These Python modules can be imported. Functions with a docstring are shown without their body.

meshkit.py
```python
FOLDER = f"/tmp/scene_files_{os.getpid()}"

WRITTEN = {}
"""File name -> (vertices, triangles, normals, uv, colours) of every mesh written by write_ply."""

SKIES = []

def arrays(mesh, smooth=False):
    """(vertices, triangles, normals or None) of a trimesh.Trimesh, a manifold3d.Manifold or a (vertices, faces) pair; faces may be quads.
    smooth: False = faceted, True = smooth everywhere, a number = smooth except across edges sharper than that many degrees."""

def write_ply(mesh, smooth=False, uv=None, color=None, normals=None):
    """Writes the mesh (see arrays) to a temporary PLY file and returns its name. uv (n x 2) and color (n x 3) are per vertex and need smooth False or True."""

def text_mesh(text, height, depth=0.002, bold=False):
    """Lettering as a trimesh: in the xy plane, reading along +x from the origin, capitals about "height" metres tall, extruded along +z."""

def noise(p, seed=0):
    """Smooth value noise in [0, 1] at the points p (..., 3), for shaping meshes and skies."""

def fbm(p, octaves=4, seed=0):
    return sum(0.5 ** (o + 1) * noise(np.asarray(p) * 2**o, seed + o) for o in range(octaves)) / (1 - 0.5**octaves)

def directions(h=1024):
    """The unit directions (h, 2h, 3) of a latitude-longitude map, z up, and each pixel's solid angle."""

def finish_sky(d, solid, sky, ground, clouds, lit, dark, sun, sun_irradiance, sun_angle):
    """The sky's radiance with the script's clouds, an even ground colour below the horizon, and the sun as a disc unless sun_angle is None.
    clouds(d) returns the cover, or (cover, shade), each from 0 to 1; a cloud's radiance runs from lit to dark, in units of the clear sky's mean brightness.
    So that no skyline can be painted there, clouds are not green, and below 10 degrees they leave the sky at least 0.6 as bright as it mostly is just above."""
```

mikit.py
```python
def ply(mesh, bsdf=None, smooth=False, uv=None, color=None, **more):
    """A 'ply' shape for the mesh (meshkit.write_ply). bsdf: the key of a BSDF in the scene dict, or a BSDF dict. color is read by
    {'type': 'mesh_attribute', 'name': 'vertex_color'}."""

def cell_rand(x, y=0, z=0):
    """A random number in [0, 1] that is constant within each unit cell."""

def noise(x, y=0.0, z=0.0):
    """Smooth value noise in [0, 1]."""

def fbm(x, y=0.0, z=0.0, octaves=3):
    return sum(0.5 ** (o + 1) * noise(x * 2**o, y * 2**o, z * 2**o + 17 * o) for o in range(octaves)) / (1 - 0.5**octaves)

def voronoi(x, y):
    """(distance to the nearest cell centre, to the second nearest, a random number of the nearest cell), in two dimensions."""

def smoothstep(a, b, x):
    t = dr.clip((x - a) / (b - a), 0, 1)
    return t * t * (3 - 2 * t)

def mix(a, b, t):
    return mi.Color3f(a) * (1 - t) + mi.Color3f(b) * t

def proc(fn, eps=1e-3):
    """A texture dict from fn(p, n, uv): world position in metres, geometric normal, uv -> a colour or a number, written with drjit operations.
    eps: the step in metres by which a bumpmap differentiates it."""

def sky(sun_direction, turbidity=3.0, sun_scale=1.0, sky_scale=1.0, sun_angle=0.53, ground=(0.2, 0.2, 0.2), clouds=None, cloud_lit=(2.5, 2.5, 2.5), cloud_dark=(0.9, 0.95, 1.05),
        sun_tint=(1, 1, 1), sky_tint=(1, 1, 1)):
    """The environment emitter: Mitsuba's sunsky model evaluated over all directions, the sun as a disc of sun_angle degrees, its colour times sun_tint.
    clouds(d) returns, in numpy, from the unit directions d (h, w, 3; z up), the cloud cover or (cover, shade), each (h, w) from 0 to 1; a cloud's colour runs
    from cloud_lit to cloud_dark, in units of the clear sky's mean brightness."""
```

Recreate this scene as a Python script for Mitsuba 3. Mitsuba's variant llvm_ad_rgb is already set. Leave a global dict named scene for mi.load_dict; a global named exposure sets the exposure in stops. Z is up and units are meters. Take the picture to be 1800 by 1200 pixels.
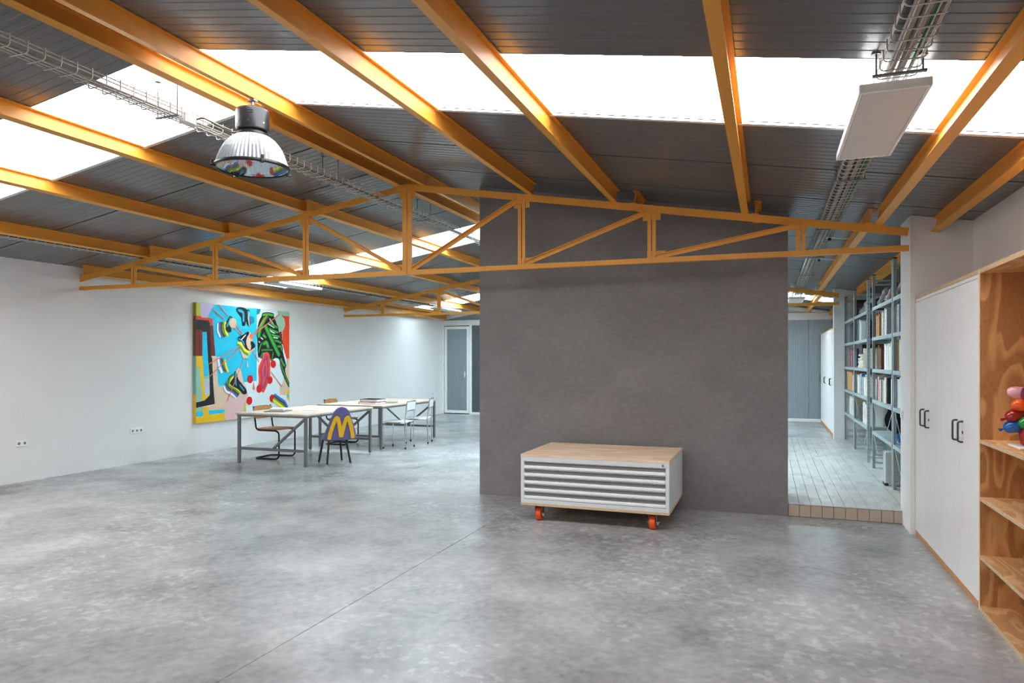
import math, random
import numpy as np
import trimesh
import drjit as dr
import mitsuba as mi
import mikit, meshkit
from mikit import noise, fbm, smoothstep, mix, cell_rand, voronoi
from shapely.geometry import Polygon, LineString, Point, box as sbox
from shapely.ops import unary_union

T = mi.ScalarTransform4f
rnd = random.Random(7)
scene, labels = {}, {}

# ------------------------------------------------------------------ camera, light, exposure
YAW = math.atan(450 / 1225)
scene['camera'] = {
    'type': 'perspective', 'fov': 2 * math.degrees(math.atan(900 / 1225)), 'fov_axis': 'x', 'near_clip': 0.05, 'far_clip': 100.0,
    'principal_point_offset_y': -0.0275,
    'to_world': T().look_at(origin=[0, 0, 1.5], target=[-math.sin(YAW), math.cos(YAW), 1.5], up=[0, 0, 1])}
exposure = 0.0
# daylight comes in through the translucent rooflight strips (y0, y1, radiance): the far ones see a bluer part of the sky
ROOFLIGHTS = [(-8.21, -7.23, (9, 9.4, 9.6)), (-2.33, -1.345, (9.4, 9.7, 9.9)), (3.555, 4.54, (7.9, 8.2, 8.4)), (9.44, 10.425, (9.4, 12.0, 13.2)), (15.32, 16.31, (8.6, 11.4, 12.8))]

# ------------------------------------------------------------------ helpers
def srgb(r, g, b):
    return [((c / 255) / 12.92 if c <= 10 else ((c / 255 + 0.055) / 1.055) ** 2.4) for c in (r, g, b)]

def rgb(c): return {'type': 'rgb', 'value': [float(x) for x in c]}

def mat(name, color, rough=0.5, metal=0.0, spec=0.5, **more):
    c = color if isinstance(color, dict) else rgb(color)
    r = rough if isinstance(rough, dict) else float(rough)
    scene[name] = {'type': 'twosided', 'bsdf': {'type': 'principled', 'base_color': c, 'roughness': r, 'metallic': float(metal), 'specular': float(spec), **more}}

def num(key):
    if key not in scene and not any(k.startswith(key + '__') for k in USED) and key not in USED:
        USED.add(key); return key
    i = 1
    while f'{key}_{i:03d}' in USED: i += 1
    USED.add(f'{key}_{i:03d}'); return f'{key}_{i:03d}'
USED = set()

def obj(name, mesh, m, parent=None, smooth=False, tw=None, label=None, **kw):
    """one entry of the scene"""
    key = num((parent + '__' if parent else '') + name)
    d = dict(mesh) if isinstance(mesh, dict) else mikit.ply(mesh, m, smooth=smooth, **kw)
    if tw is not None: d['to_world'] = tw
    scene[key] = d
    if label: labels[key] = {'label': label}
    return key

def tag(key, label, cat, group=None):
    labels[key] = {'label': label, 'category': cat}
    if group: labels[key]['group'] = group
    return key

def thing(name, label, cat, group=None):
    return tag(num(name), label, cat, group)

def struct(key, mesh=None, m=None, label=None, smooth=False):
    USED.add(key)
    if mesh is not None: scene[key] = mikit.ply(mesh, m, smooth=smooth)
    labels[key] = {'kind': 'structure'}
    if label: labels[key]['label'] = label
    return key

def cat(*ms): return trimesh.util.concatenate([m for m in ms])

def bx(x0, x1, y0, y1, z0, z1):
    m = trimesh.creation.box((abs(x1 - x0), abs(y1 - y0), abs(z1 - z0)))
    m.apply_translation(((x0 + x1) / 2, (y0 + y1) / 2, (z0 + z1) / 2)); return m

def cbx(x0, x1, y0, y1, z0, z1, c=0.003):
    """box with chamfered edges"""
    x0, x1 = min(x0, x1), max(x0, x1); y0, y1 = min(y0, y1), max(y0, y1); z0, z1 = min(z0, z1), max(z0, z1)
    c = min(c, (x1 - x0) / 3, (y1 - y0) / 3, (z1 - z0) / 3)
    P = []
    for x, sx in ((x0, 1), (x1, -1)):
        for y, sy in ((y0, 1), (y1, -1)):
            for z, sz in ((z0, 1), (z1, -1)):
                P += [(x + sx * c, y + sy * c, z), (x + sx * c, y, z + sz * c), (x, y + sy * c, z + sz * c)]
    return trimesh.convex.convex_hull(np.array(P))

def xf(m, rotz=0.0, loc=(0, 0, 0)):
    m = m.copy()
    m.apply_transform(trimesh.transformations.rotation_matrix(rotz, [0, 0, 1])); m.apply_translation(loc); return m

def frame_mat(o, a, b, e):
    M = np.eye(4); M[:3, 0] = a; M[:3, 1] = b; M[:3, 2] = e; M[:3, 3] = o; return M

def ext(poly, o, a, b, e, h):
    """polygon in the plane (a, b) at o, extruded by h along e"""
    p = poly if isinstance(poly, Polygon) else Polygon(poly)
    m = trimesh.creation.extrude_polygon(p, h, engine='earcut')
    m.apply_transform(frame_mat(o, a, b, e)); return m

def bar(p0, p1, prof, up=(0, 0, 1)):
    """profile (u sideways, v upwards) swept from p0 to p1"""
    p0, p1 = np.array(p0, float), np.array(p1, float); d = p1 - p0; L = np.linalg.norm(d); d /= L
    u = np.cross(d, up); u /= np.linalg.norm(u); v = np.cross(u, d)
    return ext(prof, p0, u, v, d, L)

def rect(w, h): return [(-w / 2, -h / 2), (w / 2, -h / 2), (w / 2, h / 2), (-w / 2, h / 2)]

def tube(pts, r, n=8, closed=False):
    """round tube along a polyline, ends capped"""
    p = np.array(pts, float); N = len(p)
    if closed: t = np.roll(p, -1, 0) - np.roll(p, 1, 0)
    else: t = np.gradient(p, axis=0)
    t /= np.linalg.norm(t, axis=1, keepdims=True) + 1e-12
    a = np.cross(t[0], [0, 0, 1] if abs(t[0][2]) < .9 else [1, 0, 0]); a /= np.linalg.norm(a)
    V = []
    for i in range(N):
        a = a - t[i] * np.dot(a, t[i]); a /= np.linalg.norm(a); b = np.cross(t[i], a)
        rr = r[i] if hasattr(r, '__len__') else r
        for k in range(n):
            w = 2 * math.pi * k / n; V.append(p[i] + rr * (math.cos(w) * a + math.sin(w) * b))
    F = []
    for i in range(N if closed else N - 1):
        j = (i + 1) % N
        for k in range(n):
            q = (k + 1) % n
            F += [(i * n + k, i * n + q, j * n + q), (i * n + k, j * n + q, j * n + k)]
    if not closed:
        V += [p[0], p[-1]]; c0, c1 = N * n, N * n + 1
        for k in range(n):
            q = (k + 1) % n
            F += [(c0, q, k), (c1, (N - 1) * n + k, (N - 1) * n + q)]
    return trimesh.Trimesh(np.array(V), np.array(F), process=False)

def fillet(pts, r, n=5, closed=False):
    p = [np.array(q, float) for q in pts]; out = [] if closed else [p[0]]
    N = len(p)
    for i in range(N) if closed else range(1, N - 1):
        A, B, C = p[i - 1], p[i], p[(i + 1) % N]
        u, w = A - B, C - B; lu, lw = np.linalg.norm(u), np.linalg.norm(w); u /= lu; w /= lw
        ang = math.acos(np.clip(np.dot(u, w), -1, 1))
        if ang > 3.1: out.append(B); continue
        d = min(r / math.tan(ang / 2), lu * .49, lw * .49); rr = d * math.tan(ang / 2)
        bis = (u + w) / np.linalg.norm(u + w); c = B + bis * rr / math.sin(ang / 2)
        s, e = B + u * d - c, B + w * d - c; tot = math.acos(np.clip(np.dot(s, e) / (rr * rr + 1e-15), -1, 1))
        for k in range(n + 1):
            f = k / n; out.append(c + (math.sin((1 - f) * tot) * s + math.sin(f * tot) * e) / math.sin(tot))
    if not closed: out.append(p[-1])
    return out

def lathe(prof, n=32, cap=True):
    """(r, z) profile turned round z"""
    p = np.array(prof, float); N = len(p); ang = np.arange(n) * 2 * math.pi / n
    V = np.concatenate([np.stack([q[0] * np.cos(ang), q[0] * np.sin(ang), 0 * ang + q[1]], 1) for q in p]); F = []
    for i in range(N - 1):
        for k in range(n):
            q = (k + 1) % n
            F += [(i * n + k, i * n + q, (i + 1) * n + q), (i * n + k, (i + 1) * n + q, (i + 1) * n + k)]
    return trimesh.Trimesh(V, np.array(F), process=True)

def cyl(p0, p1, r, n=12): return tube([p0, p1], r, n)

# ------------------------------------------------------------------ materials
def concrete(p, n, uv):
    big = fbm(p.x * .55 + 3, p.y * .55 + 7, 0, 4)
    mid = fbm(p.x * 2.6 + 11, p.y * 2.6, 1, 4)
    fine = fbm(p.x * 26, p.y * 26 + 5, 2, 3)
    speck = smoothstep(.56, .74, fbm(p.x * 21 + 40, p.y * 21, 3, 3)) * smoothstep(.44, .64, fbm(p.x * 1.3 + 9, p.y * 1.3 + 2, 4, 3))
    v = .284 + .24 * (big - .5) + .22 * (mid - .5) + .12 * (fine - .5) + .085 * speck
    warm = noise(p.x * .35 + 20, p.y * .35 + 4)
    return mi.Color3f(v * (1.0 + .05 * (warm - .4)), v * 1.0, v * (1.0 - .06 * (warm - .5)))
def concrete_rough(p, n, uv):
    return .21 + .17 * fbm(p.x * 1.9 + 5, p.y * 1.9, 3, 3) + .05 * noise(p.x * 20, p.y * 20)
mat('m_concrete', mikit.proc(concrete), mikit.proc(concrete_rough), spec=.5)
def plaster(p, n, uv):
    v = .195 + .075 * (fbm(p.x * 2.2 + 2, p.y * 2.2, p.z * 2.2, 4) - .5) + .035 * (fbm(p.x * 30, p.y * 30, p.z * 30, 2) - .5)
    return mi.Color3f(v * 1.05, v * 1.0, v * .985)
mat('m_plaster_base', mikit.proc(plaster), .88, spec=.2)
def plaster_bump(p, n, uv):
    return .004 * fbm(p.x * 22, p.y * 22, p.z * 16, 4)
scene['m_plaster'] = {'type': 'bumpmap', 'arbitrary': {**mikit.proc(plaster_bump, .004)}, 'bsdf': scene.pop('m_plaster_base'), 'scale': 1.0}
def whitewall(p, n, uv):
    v = .775 + .04 * (fbm(p.x * 1.5, p.y * 1.5, p.z * 1.5, 3) - .5)
    return mi.Color3f(v, v, v * .99)
mat('m_white_wall', mikit.proc(whitewall), .85, spec=.25)
def roofmetal(p, n, uv):
    v = .108 + .03 * (fbm(p.x * 1.2, p.y * 40, 0, 3) - .5) + .02 * (noise(p.x * .7, p.y * 1.01) - .5)
    return mi.Color3f(v * 1.02, v, v * .98)
mat('m_roof', mikit.proc(roofmetal), .26, spec=.65)
def orange_paint(p, n, uv):
    v = 1 + .22 * (fbm(p.x * 3, p.y * 1.2, p.z * 6, 3) - .5)
    return mi.Color3f(.68 * v, .295 * v, .038 * v)
mat('m_orange', mikit.proc(orange_paint), .42, spec=.42)
mat('m_white_lam', srgb(234, 234, 233), .42)
mat('m_white_metal', srgb(236, 236, 234), .38)
mat('m_panel_white', srgb(205, 203, 200), .45)
mat('m_light_gray', srgb(208, 213, 215), .4)
mat('m_drawer', srgb(222, 226, 229), .35)
mat('m_recess', srgb(120, 118, 114), .6)
def galva(p, n, uv):
    v = .52 + .16 * (fbm(p.x * 30, p.y * 30, p.z * 22, 2) - .5)
    return mi.Color3f(v * .88, v * 1.03, v * 1.05)
mat('m_galva', mikit.proc(galva), .42, metal=.4)
mat('m_wire', srgb(190, 188, 182), .4, metal=.3)
mat('m_housing', srgb(36, 37, 39), .3)
mat('m_steel', srgb(124, 126, 128), .38, metal=.6)
mat('m_chrome', srgb(215, 218, 220), .14, metal=1.0)
mat('m_black', srgb(26, 27, 28), .4)
mat('m_dark_gray', srgb(58, 60, 62), .45)
mat('m_mid_gray', srgb(128, 128, 126), .5)
mat('m_pipe', srgb(150, 146, 142), .55)
mat('m_green', srgb(20, 110, 75), .5)
mat('m_green_light', srgb(120, 175, 160), .5)
mat('m_purple', srgb(100, 93, 148), .38)
mat('m_yellow', srgb(238, 184, 20), .4)
mat('m_orange_wheel', srgb(226, 82, 22), .35)
mat('m_card', srgb(196, 152, 104), .8)
mat('m_paper', srgb(228, 226, 220), .7)
mat('m_cream', srgb(222, 212, 190), .7)
mat('m_ribbed', srgb(140, 148, 154), .45)
mat('m_ribbed_dark', srgb(78, 82, 86), .45)
mat('m_red', srgb(190, 40, 36), .4)
mat('m_crimson', srgb(160, 30, 58), .8, spec=.15)
mat('m_matte_black', srgb(22, 21, 22), .85, spec=.12)
mat('m_blue', srgb(40, 104, 168), .35)
mat('m_navy', srgb(38, 52, 84), .5)
mat('m_olive', srgb(150, 138, 20), .6)
mat('m_teal', srgb(70, 140, 136), .6)
mat('m_brown', srgb(110, 72, 48), .6)
mat('m_pinkish', srgb(226, 150, 170), .4)
mat('m_gloss_red', srgb(150, 22, 18), .12, clearcoat=1.0, clearcoat_gloss=.95)
mat('m_gloss_orange', srgb(236, 92, 18), .12, clearcoat=1.0, clearcoat_gloss=.95)
mat('m_gloss_green', srgb(30, 140, 60), .12, clearcoat=1.0, clearcoat_gloss=.95)
mat('m_gloss_blue', srgb(16, 96, 178), .12, clearcoat=1.0, clearcoat_gloss=.95)
mat('m_gloss_pink', srgb(238, 180, 190), .14, clearcoat=1.0, clearcoat_gloss=.95)
mat('m_gloss_plum', srgb(110, 22, 56), .12, clearcoat=1.0, clearcoat_gloss=.95)
def tile_col(p, n, uv):
    v = .52 + .10 * (cell_rand(dr.floor(p.x * 10 - .24), dr.floor(p.y * 5 + 2), 3) - .5) + .05 * (fbm(p.x * 9, p.y * 9, p.z * 9, 3) - .5)
    return mi.Color3f(v * 1.0, v * .985, v * .94)
mat('m_tile', mikit.proc(tile_col), .33)
mat('m_tile_riser', srgb(178, 163, 146), .38)
mat('m_grout', srgb(92, 90, 86), .9)
def veneer(long, c0, c1, k):
    """rotary-cut pine veneer, flames stretched along one axis"""
    def fn(p, n, uv):
        s = [1.0, 1.0, 1.0]; s['xyz'.index(long)] = .24
        x, y, z = p.x * s[0] * 4.4, p.y * s[1] * 4.4, p.z * s[2] * 4.4
        w = fbm(x * 1.3 + 3.1, y * 1.3 + 1.7, z * 1.3 + 8.3, 3)
        r = w * k + .8 * fbm(x * 3.1, y * 3.1, z * 3.1, 3)
        f = r - dr.floor(r)
        band = smoothstep(.0, .16, f) * (1 - .85 * smoothstep(.5, .95, f))
        fine = fbm(x * 34, y * 34, z * 34, 2)
        t = .62 * band + .30 * fine + .1 * noise(x, y, z)
        return mix(c0, c1, dr.clip(t, 0, 1))
    return fn
mat('m_ply_panel', mikit.proc(veneer('z', srgb(226, 172, 112), srgb(160, 104, 58), 7)), .5)
mat('m_ply_shelf', mikit.proc(veneer('y', srgb(226, 188, 142), srgb(188, 136, 84), 8)), .5)
mat('m_ply_top', mikit.proc(veneer('x', srgb(234, 212, 188), srgb(212, 182, 152), 4)), .5)
mat('m_ply_table', mikit.proc(veneer('y', srgb(222, 208, 192), srgb(206, 186, 164), 4)), .5)
mat('m_ply_seat', mikit.proc(veneer('x', srgb(200, 146, 96), srgb(164, 108, 62), 6)), .42)
def ply_edge(p, n, uv):
    s = p.z * 260.0; f = s - dr.floor(s)
    t = smoothstep(.30, .42, f) * (1 - smoothstep(.8, .92, f))
    return mix(srgb(222, 196, 160), srgb(152, 116, 80), t * (.5 + .5 * noise(p.x * 60, p.y * 60, p.z * 200)))
mat('m_ply_edge', mikit.proc(ply_edge), .65)
mat('m_plinth', srgb(196, 140, 84), .5)
scene['m_lens'] = {'type': 'thindielectric', 'int_ior': 1.5}
mat('m_refl', srgb(142, 148, 152), .2, spec=.7)
scene['m_picture'] = {'type': 'twosided', 'bsdf': {'type': 'principled', 'base_color': {'type': 'mesh_attribute', 'name': 'vertex_color'}, 'roughness': .55, 'specular': .4}}
scene['m_rooflight'] = {'type': 'diffuse', 'reflectance': rgb((.7, .7, .7))}
# ------------------------------------------------------------------ the room
SL, XR = .165, -3.70                       # roof slope, ridge
TH = math.atan(SL); CT, ST = math.cos(TH), math.sin(TH)
def chord(x): return 3.425 - SL * abs(x - XR)          # top of the truss chords = underside of the purlins
PH, PW = .125, .064                         # purlin section
def roof(x): return chord(x) + PH / CT + .002      # underside of the roof panels
XL, XRW, Y0, Y1 = -8.63, 1.62, -4.6, 18.5   # left wall, right wall, wall behind the camera, far wall
PITCH, YS = .981, 3.557

# floor: two slabs with a sawn joint between, on a dark bed
struct('floor', bx(XL - .2, 2.2, Y0 - .2, Y1 + .3, -.2, -.02), 'm_dark_gray', 'grey polished concrete floor of the studio')
obj('slab', cbx(XL - .15, -2.4115, Y0 - .1, Y1 + .2, -.02, 0, .0015), 'm_concrete', 'floor')
obj('slab', cbx(-2.4085, 2.1, Y0 - .1, Y1 + .2, -.02, 0, .0015), 'm_concrete', 'floor')
# walls
struct('wall_left', bx(XL - .15, XL, Y0, Y1, 0, roof(XL) + .002), 'm_white_wall', 'long white wall on the left')
obj('hatch_cover', cbx(XL, XL + .006, 6.22, 6.42, 2.27, 2.41, .002), 'm_white_wall', 'wall_left')
struct('wall_right', ext([(Y0, 0), (6.84, 0), (6.84, roof(XRW)), (Y0, roof(XRW))], (XRW, 0, 0), (0, 1, 0), (0, 0, 1), (1, 0, 0), .25), 'm_white_wall', 'white wall above the cupboards on the right')
struct('wall_pier', ext([(1.155, 0), (2.1, 0), (2.1, roof(2.1)), (1.155, roof(1.155))], (0, 6.84, 0), (1, 0, 0), (0, 0, 1), (0, 1, 0), .47), 'm_white_wall', 'white pier where the roof truss ends')
struct('wall_recess', ext([(7.31, 0), (Y1, 0), (Y1, roof(1.95)), (7.31, roof(1.95))], (1.95, 0, 0), (0, 1, 0), (0, 0, 1), (1, 0, 0), .2), 'm_white_wall', 'white wall behind the steel shelving')
struct('wall_pier_001', ext([(1.09, 0), (1.95, 0), (1.95, roof(1.95)), (1.09, roof(1.09))], (0, 13.45, 0), (1, 0, 0), (0, 0, 1), (0, 1, 0), .2), 'm_white_wall', 'far white pier at the end of the steel shelving')
def gable(x0, x1): return [(x0, 0), (x1, 0), (x1, roof(x1))] + ([(XR, roof(XR))] if x0 < XR < x1 else []) + [(x0, roof(x0))]
struct('wall_behind', ext(gable(XL, 1.9), (0, Y0 - .15, 0), (1, 0, 0), (0, 0, 1), (0, 1, 0), .15), 'm_white_wall', 'white wall behind the camera')
CX0, CX1, CY0, CY1 = -3.03, .18, 7.2, 7.8
struct('wall_center', ext(gable(CX0, CX1), (0, CY0, 0), (1, 0, 0), (0, 0, 1), (0, 1, 0), CY1 - CY0), 'm_plaster', 'dark grey rough plastered block in the middle of the room')

# tiled platform beyond the block
PZ = .122
struct('tiled_platform', bx(CX1, 1.95, 7.235, 13.45, 0, PZ - .008), 'm_grout', 'raised platform of pale square tiles')
labels['tiled_platform']['kind'] = 'structure'
tile = mikit.ply(cbx(0, .0965, 0, .1965, 0, .010, .002), 'm_tile'); half = mikit.ply(cbx(0, .0965, 0, .0965, 0, .010, .002), 'm_tile')
xs = [CX1 + .0035 + .1004 * i for i in range(17)]
near, far = [], []
for i, x in enumerate(xs):
    y = 7.245 + (0 if i % 2 else -.1)
    while y < 13.4:
        a, b = max(y, 7.245), min(y + .1965, 13.445); w = min(.0965, 1.945 - x)
        (near if len(near) < 10000 and y < 10.3 and x < 1.15 else far).append((x, a, b, w)); y += .2
dz = PZ - .010
near.sort(key=lambda q: q[1])
far += near[290:]; near = near[:290]
for x, a, b, w in near:
    if b - a > .15: obj('tile', tile, None, 'tiled_platform', tw=T().translate([x, a, dz + rnd.uniform(-.0006, .0006)]))
    else: obj('tile', half, None, 'tiled_platform', tw=T().translate([x, a, dz]))
k = obj('tiling', cat(*[bx(x, x + w, a, b, dz, PZ) for x, a, b, w in far if b - a > .02 and w > .01]), 'm_tile', 'tiled_platform'); labels[k] = {'kind': 'stuff'}
riser = mikit.ply(cbx(0, .0965, 0, .012, 0, .108, .002), 'm_tile_riser')
for x in xs[:10]: obj('riser_tile', riser, None, 'tiled_platform', tw=T().translate([x, 7.223, .003]))
trim = cbx(CX1, 1.155, 7.222, 7.245, PZ - .009, PZ + .0005, .003)
obj('step_edge', trim, 'm_tile', 'tiled_platform')

# ------------------------------------------------------------------ roof: ribbed metal panels between the rooflights
struct('ceiling', None, None, 'dark grey ribbed metal roof with white rooflight strips')
def rib_profile():
    n = 11; w = (PITCH - .018) / n; P = []
    for i in range(n):
        y = i * w; P += [(y, 0), (y + .48 * w, 0), (y + .54 * w, .0024), (y + .94 * w, .0024)]
    P += [(PITCH - .018, 0), (PITCH - .018, .045), (0, .045)]
    return P
RIB = rib_profile()
LL, LR = (XR - (XL - .12)) / CT, (2.2 - XR) / CT
def panel_mesh(side):
    t = np.array([side * CT, 0, -ST]); n = np.array([side * ST, 0, CT])
    return ext(RIB, (XR, 0, roof(XR)), (0, 1, 0), n, t, LR if side > 0 else LL)
panel = {s: mikit.ply(panel_mesh(s), 'm_roof') for s in (-1, 1)}
k0 = math.ceil((Y0 - YS) / PITCH) - 1
lights_k = {0: 2, 6: 3, 12: 4, -6: 1}
win = 0
for k in range(k0, int((Y1 - YS) / PITCH) + 1):
    y = YS + k * PITCH
    for s in (-1, 1):
        if k not in lights_k:
            obj('roof_panel', panel[s], None, 'ceiling', tw=T().translate([0, y + .002, 0]))
            continue
        win += 1
        t = np.array([s * CT, 0, -ST]); n = np.array([s * ST, 0, CT])
        # stretches of the strip along the slope that let light through; the rest is metal panel
        Lr = LR if s > 0 else LL
        d0, d1 = (.03, (.20 - XR) / CT if k == 6 else Lr - .05) if s > 0 else (.03, (XR + 8.22) / CT)
        o = np.array([XR, y + .004, roof(XR)]) + n * .012
        # the translucent sheet: lit from outside, it glows towards the room
        v = np.array([o + t * d0, o + t * d1, o + t * d1 + [0, PITCH - .008, 0], o + t * d0 + [0, PITCH - .008, 0]])
        f = np.array([[0, 1, 2], [0, 2, 3]])
        if np.cross(v[1] - v[0], v[2] - v[0])[2] > 0: f = f[:, ::-1]
        key = struct(f'window_{win}', trimesh.Trimesh(v, f, process=False), 'm_rooflight', f'white translucent rooflight strip {"right" if s > 0 else "left"} of the ridge')
        scene[key]['emitter'] = {'type': 'area', 'radiance': rgb([c * (1.4 if s > 0 and k == 6 else 1) for c in ROOFLIGHTS[lights_k[k]][2]])}
        b0 = np.array([XR, y + PITCH - .022, roof(XR)]) - n * .012
        obj('edge_trim', ext([(0, 0), (.034, 0), (.034, .014), (0, .014)], b0 + t * d0, (0, 1, 0), n, t, d1 - d0), 'm_panel_white', key)
        obj('cover_sheet', ext([(0, 0), (PITCH - .004, 0), (PITCH - .004, .01), (0, .01)], np.array([XR, y + .002, roof(XR)]) + n * .035, (0, 1, 0), n, t, Lr), 'm_white_lam', key)
        for e0, e1 in ((0, d0), (d1, Lr)):
            if e1 - e0 > .2: obj('roof_panel', ext(RIB, np.array([XR, y + .002, roof(XR)]) + t * e0, (0, 1, 0), n, t, e1 - e0), 'm_roof', 'ceiling')

# purlins: I-beams lying on the truss chords, one bay long each
def ibeam_profile(w, h, tf, tw):
    a, b = (w - tw) / 2, (w + tw) / 2
    return [(0, 0), (w, 0), (w, tf), (b, tf), (b, h - tf), (w, h - tf), (w, h), (0, h), (0, h - tf), (a, h - tf), (a, tf), (0, tf)]
IPE = ibeam_profile(PW, PH, .0085, .006)
def purlin(x, y0, y1, label, group=None):
    s = -1 if x < XR else 1
    t = np.array([CT, 0, -s * ST]); n = np.array([s * ST, 0, CT])
    k = obj('purlin', ext(IPE, (x, y0, chord(x) + .0005), t, n, (0, 1, 0), y1 - y0), 'm_orange')
    return tag(k, label, 'beam', group)
TY = (6.77, 12.95)
nearx = [(-7.461, 'fourth orange purlin left of the ridge, lowest in front of the big truss'), (-6.173, 'third orange purlin left of the ridge, in front of the big truss'),
         (-5.062, 'second orange purlin left of the ridge, passing below the hanging lamp'), (-3.834, 'left one of the two orange ridge purlins in front of the big truss'),
         (-3.537, 'right one of the two orange ridge purlins, carrying the hanging lamp'), (-2.307, 'first orange purlin right of the ridge, in front of the big truss'),
         (-1.448, 'second orange purlin right of the ridge, in front of the big truss'), (-.233, 'steep orange purlin left of the rectangular ceiling light, in front of the big truss'),
         (.860, 'orange purlin just right of the rectangular ceiling light')]
for x, l in nearx: purlin(x, Y0, TY[0] + .03, l)
purlin(1.307, Y0, 6.84, 'short orange purlin at the far right, ending on the white pier')
midx = [(-8.52, 'orange purlin along the top of the left wall between the two trusses'), (-7.36, 'fourth orange purlin left of the ridge between the two trusses'),
        (-6.105, 'third orange purlin left of the ridge between the two trusses'), (-4.995, 'second orange purlin left of the ridge between the two trusses'),
        (-3.834, 'left one of the two ridge purlins beyond the big truss'), (-3.537, 'right one of the two ridge purlins beyond the big truss'), (.792, 'orange purlin over the tiled platform, right of the cable tray')]
for x, l in midx: purlin(x, TY[0] + (.035 if -4 < x < -3.5 else -.075), TY[1] + .03, l)
purlin(1.37, 7.31, TY[1] + .03, 'orange purlin over the top of the steel shelving')
for x, l in ((-1.25, 'orange purlin stub entering the dark block above the middle of the truss'), (-.14, 'orange purlin stub entering the dark block near its right end')):
    purlin(x, TY[0] - .028, CY0 - .001, l)
FARX = (-8.52, -7.40, -6.17, -5.06, -3.834, -3.537, -2.3, -1.2, -.2, .86, 1.37)
ORD = ('first', 'second', 'third', 'fourth', 'fifth', 'sixth', 'seventh', 'eighth', 'ninth', 'tenth', 'eleventh', 'twelfth') + tuple(f'{i}th' for i in range(13, 60))
for x in FARX:
    i = FARX.index(x); purlin(x, TY[1] + .035, 17.75 if x < XR else Y1, f'orange purlin beyond the second roof truss, {ORD[i]} from the left wall', 'far bay purlins')

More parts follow.
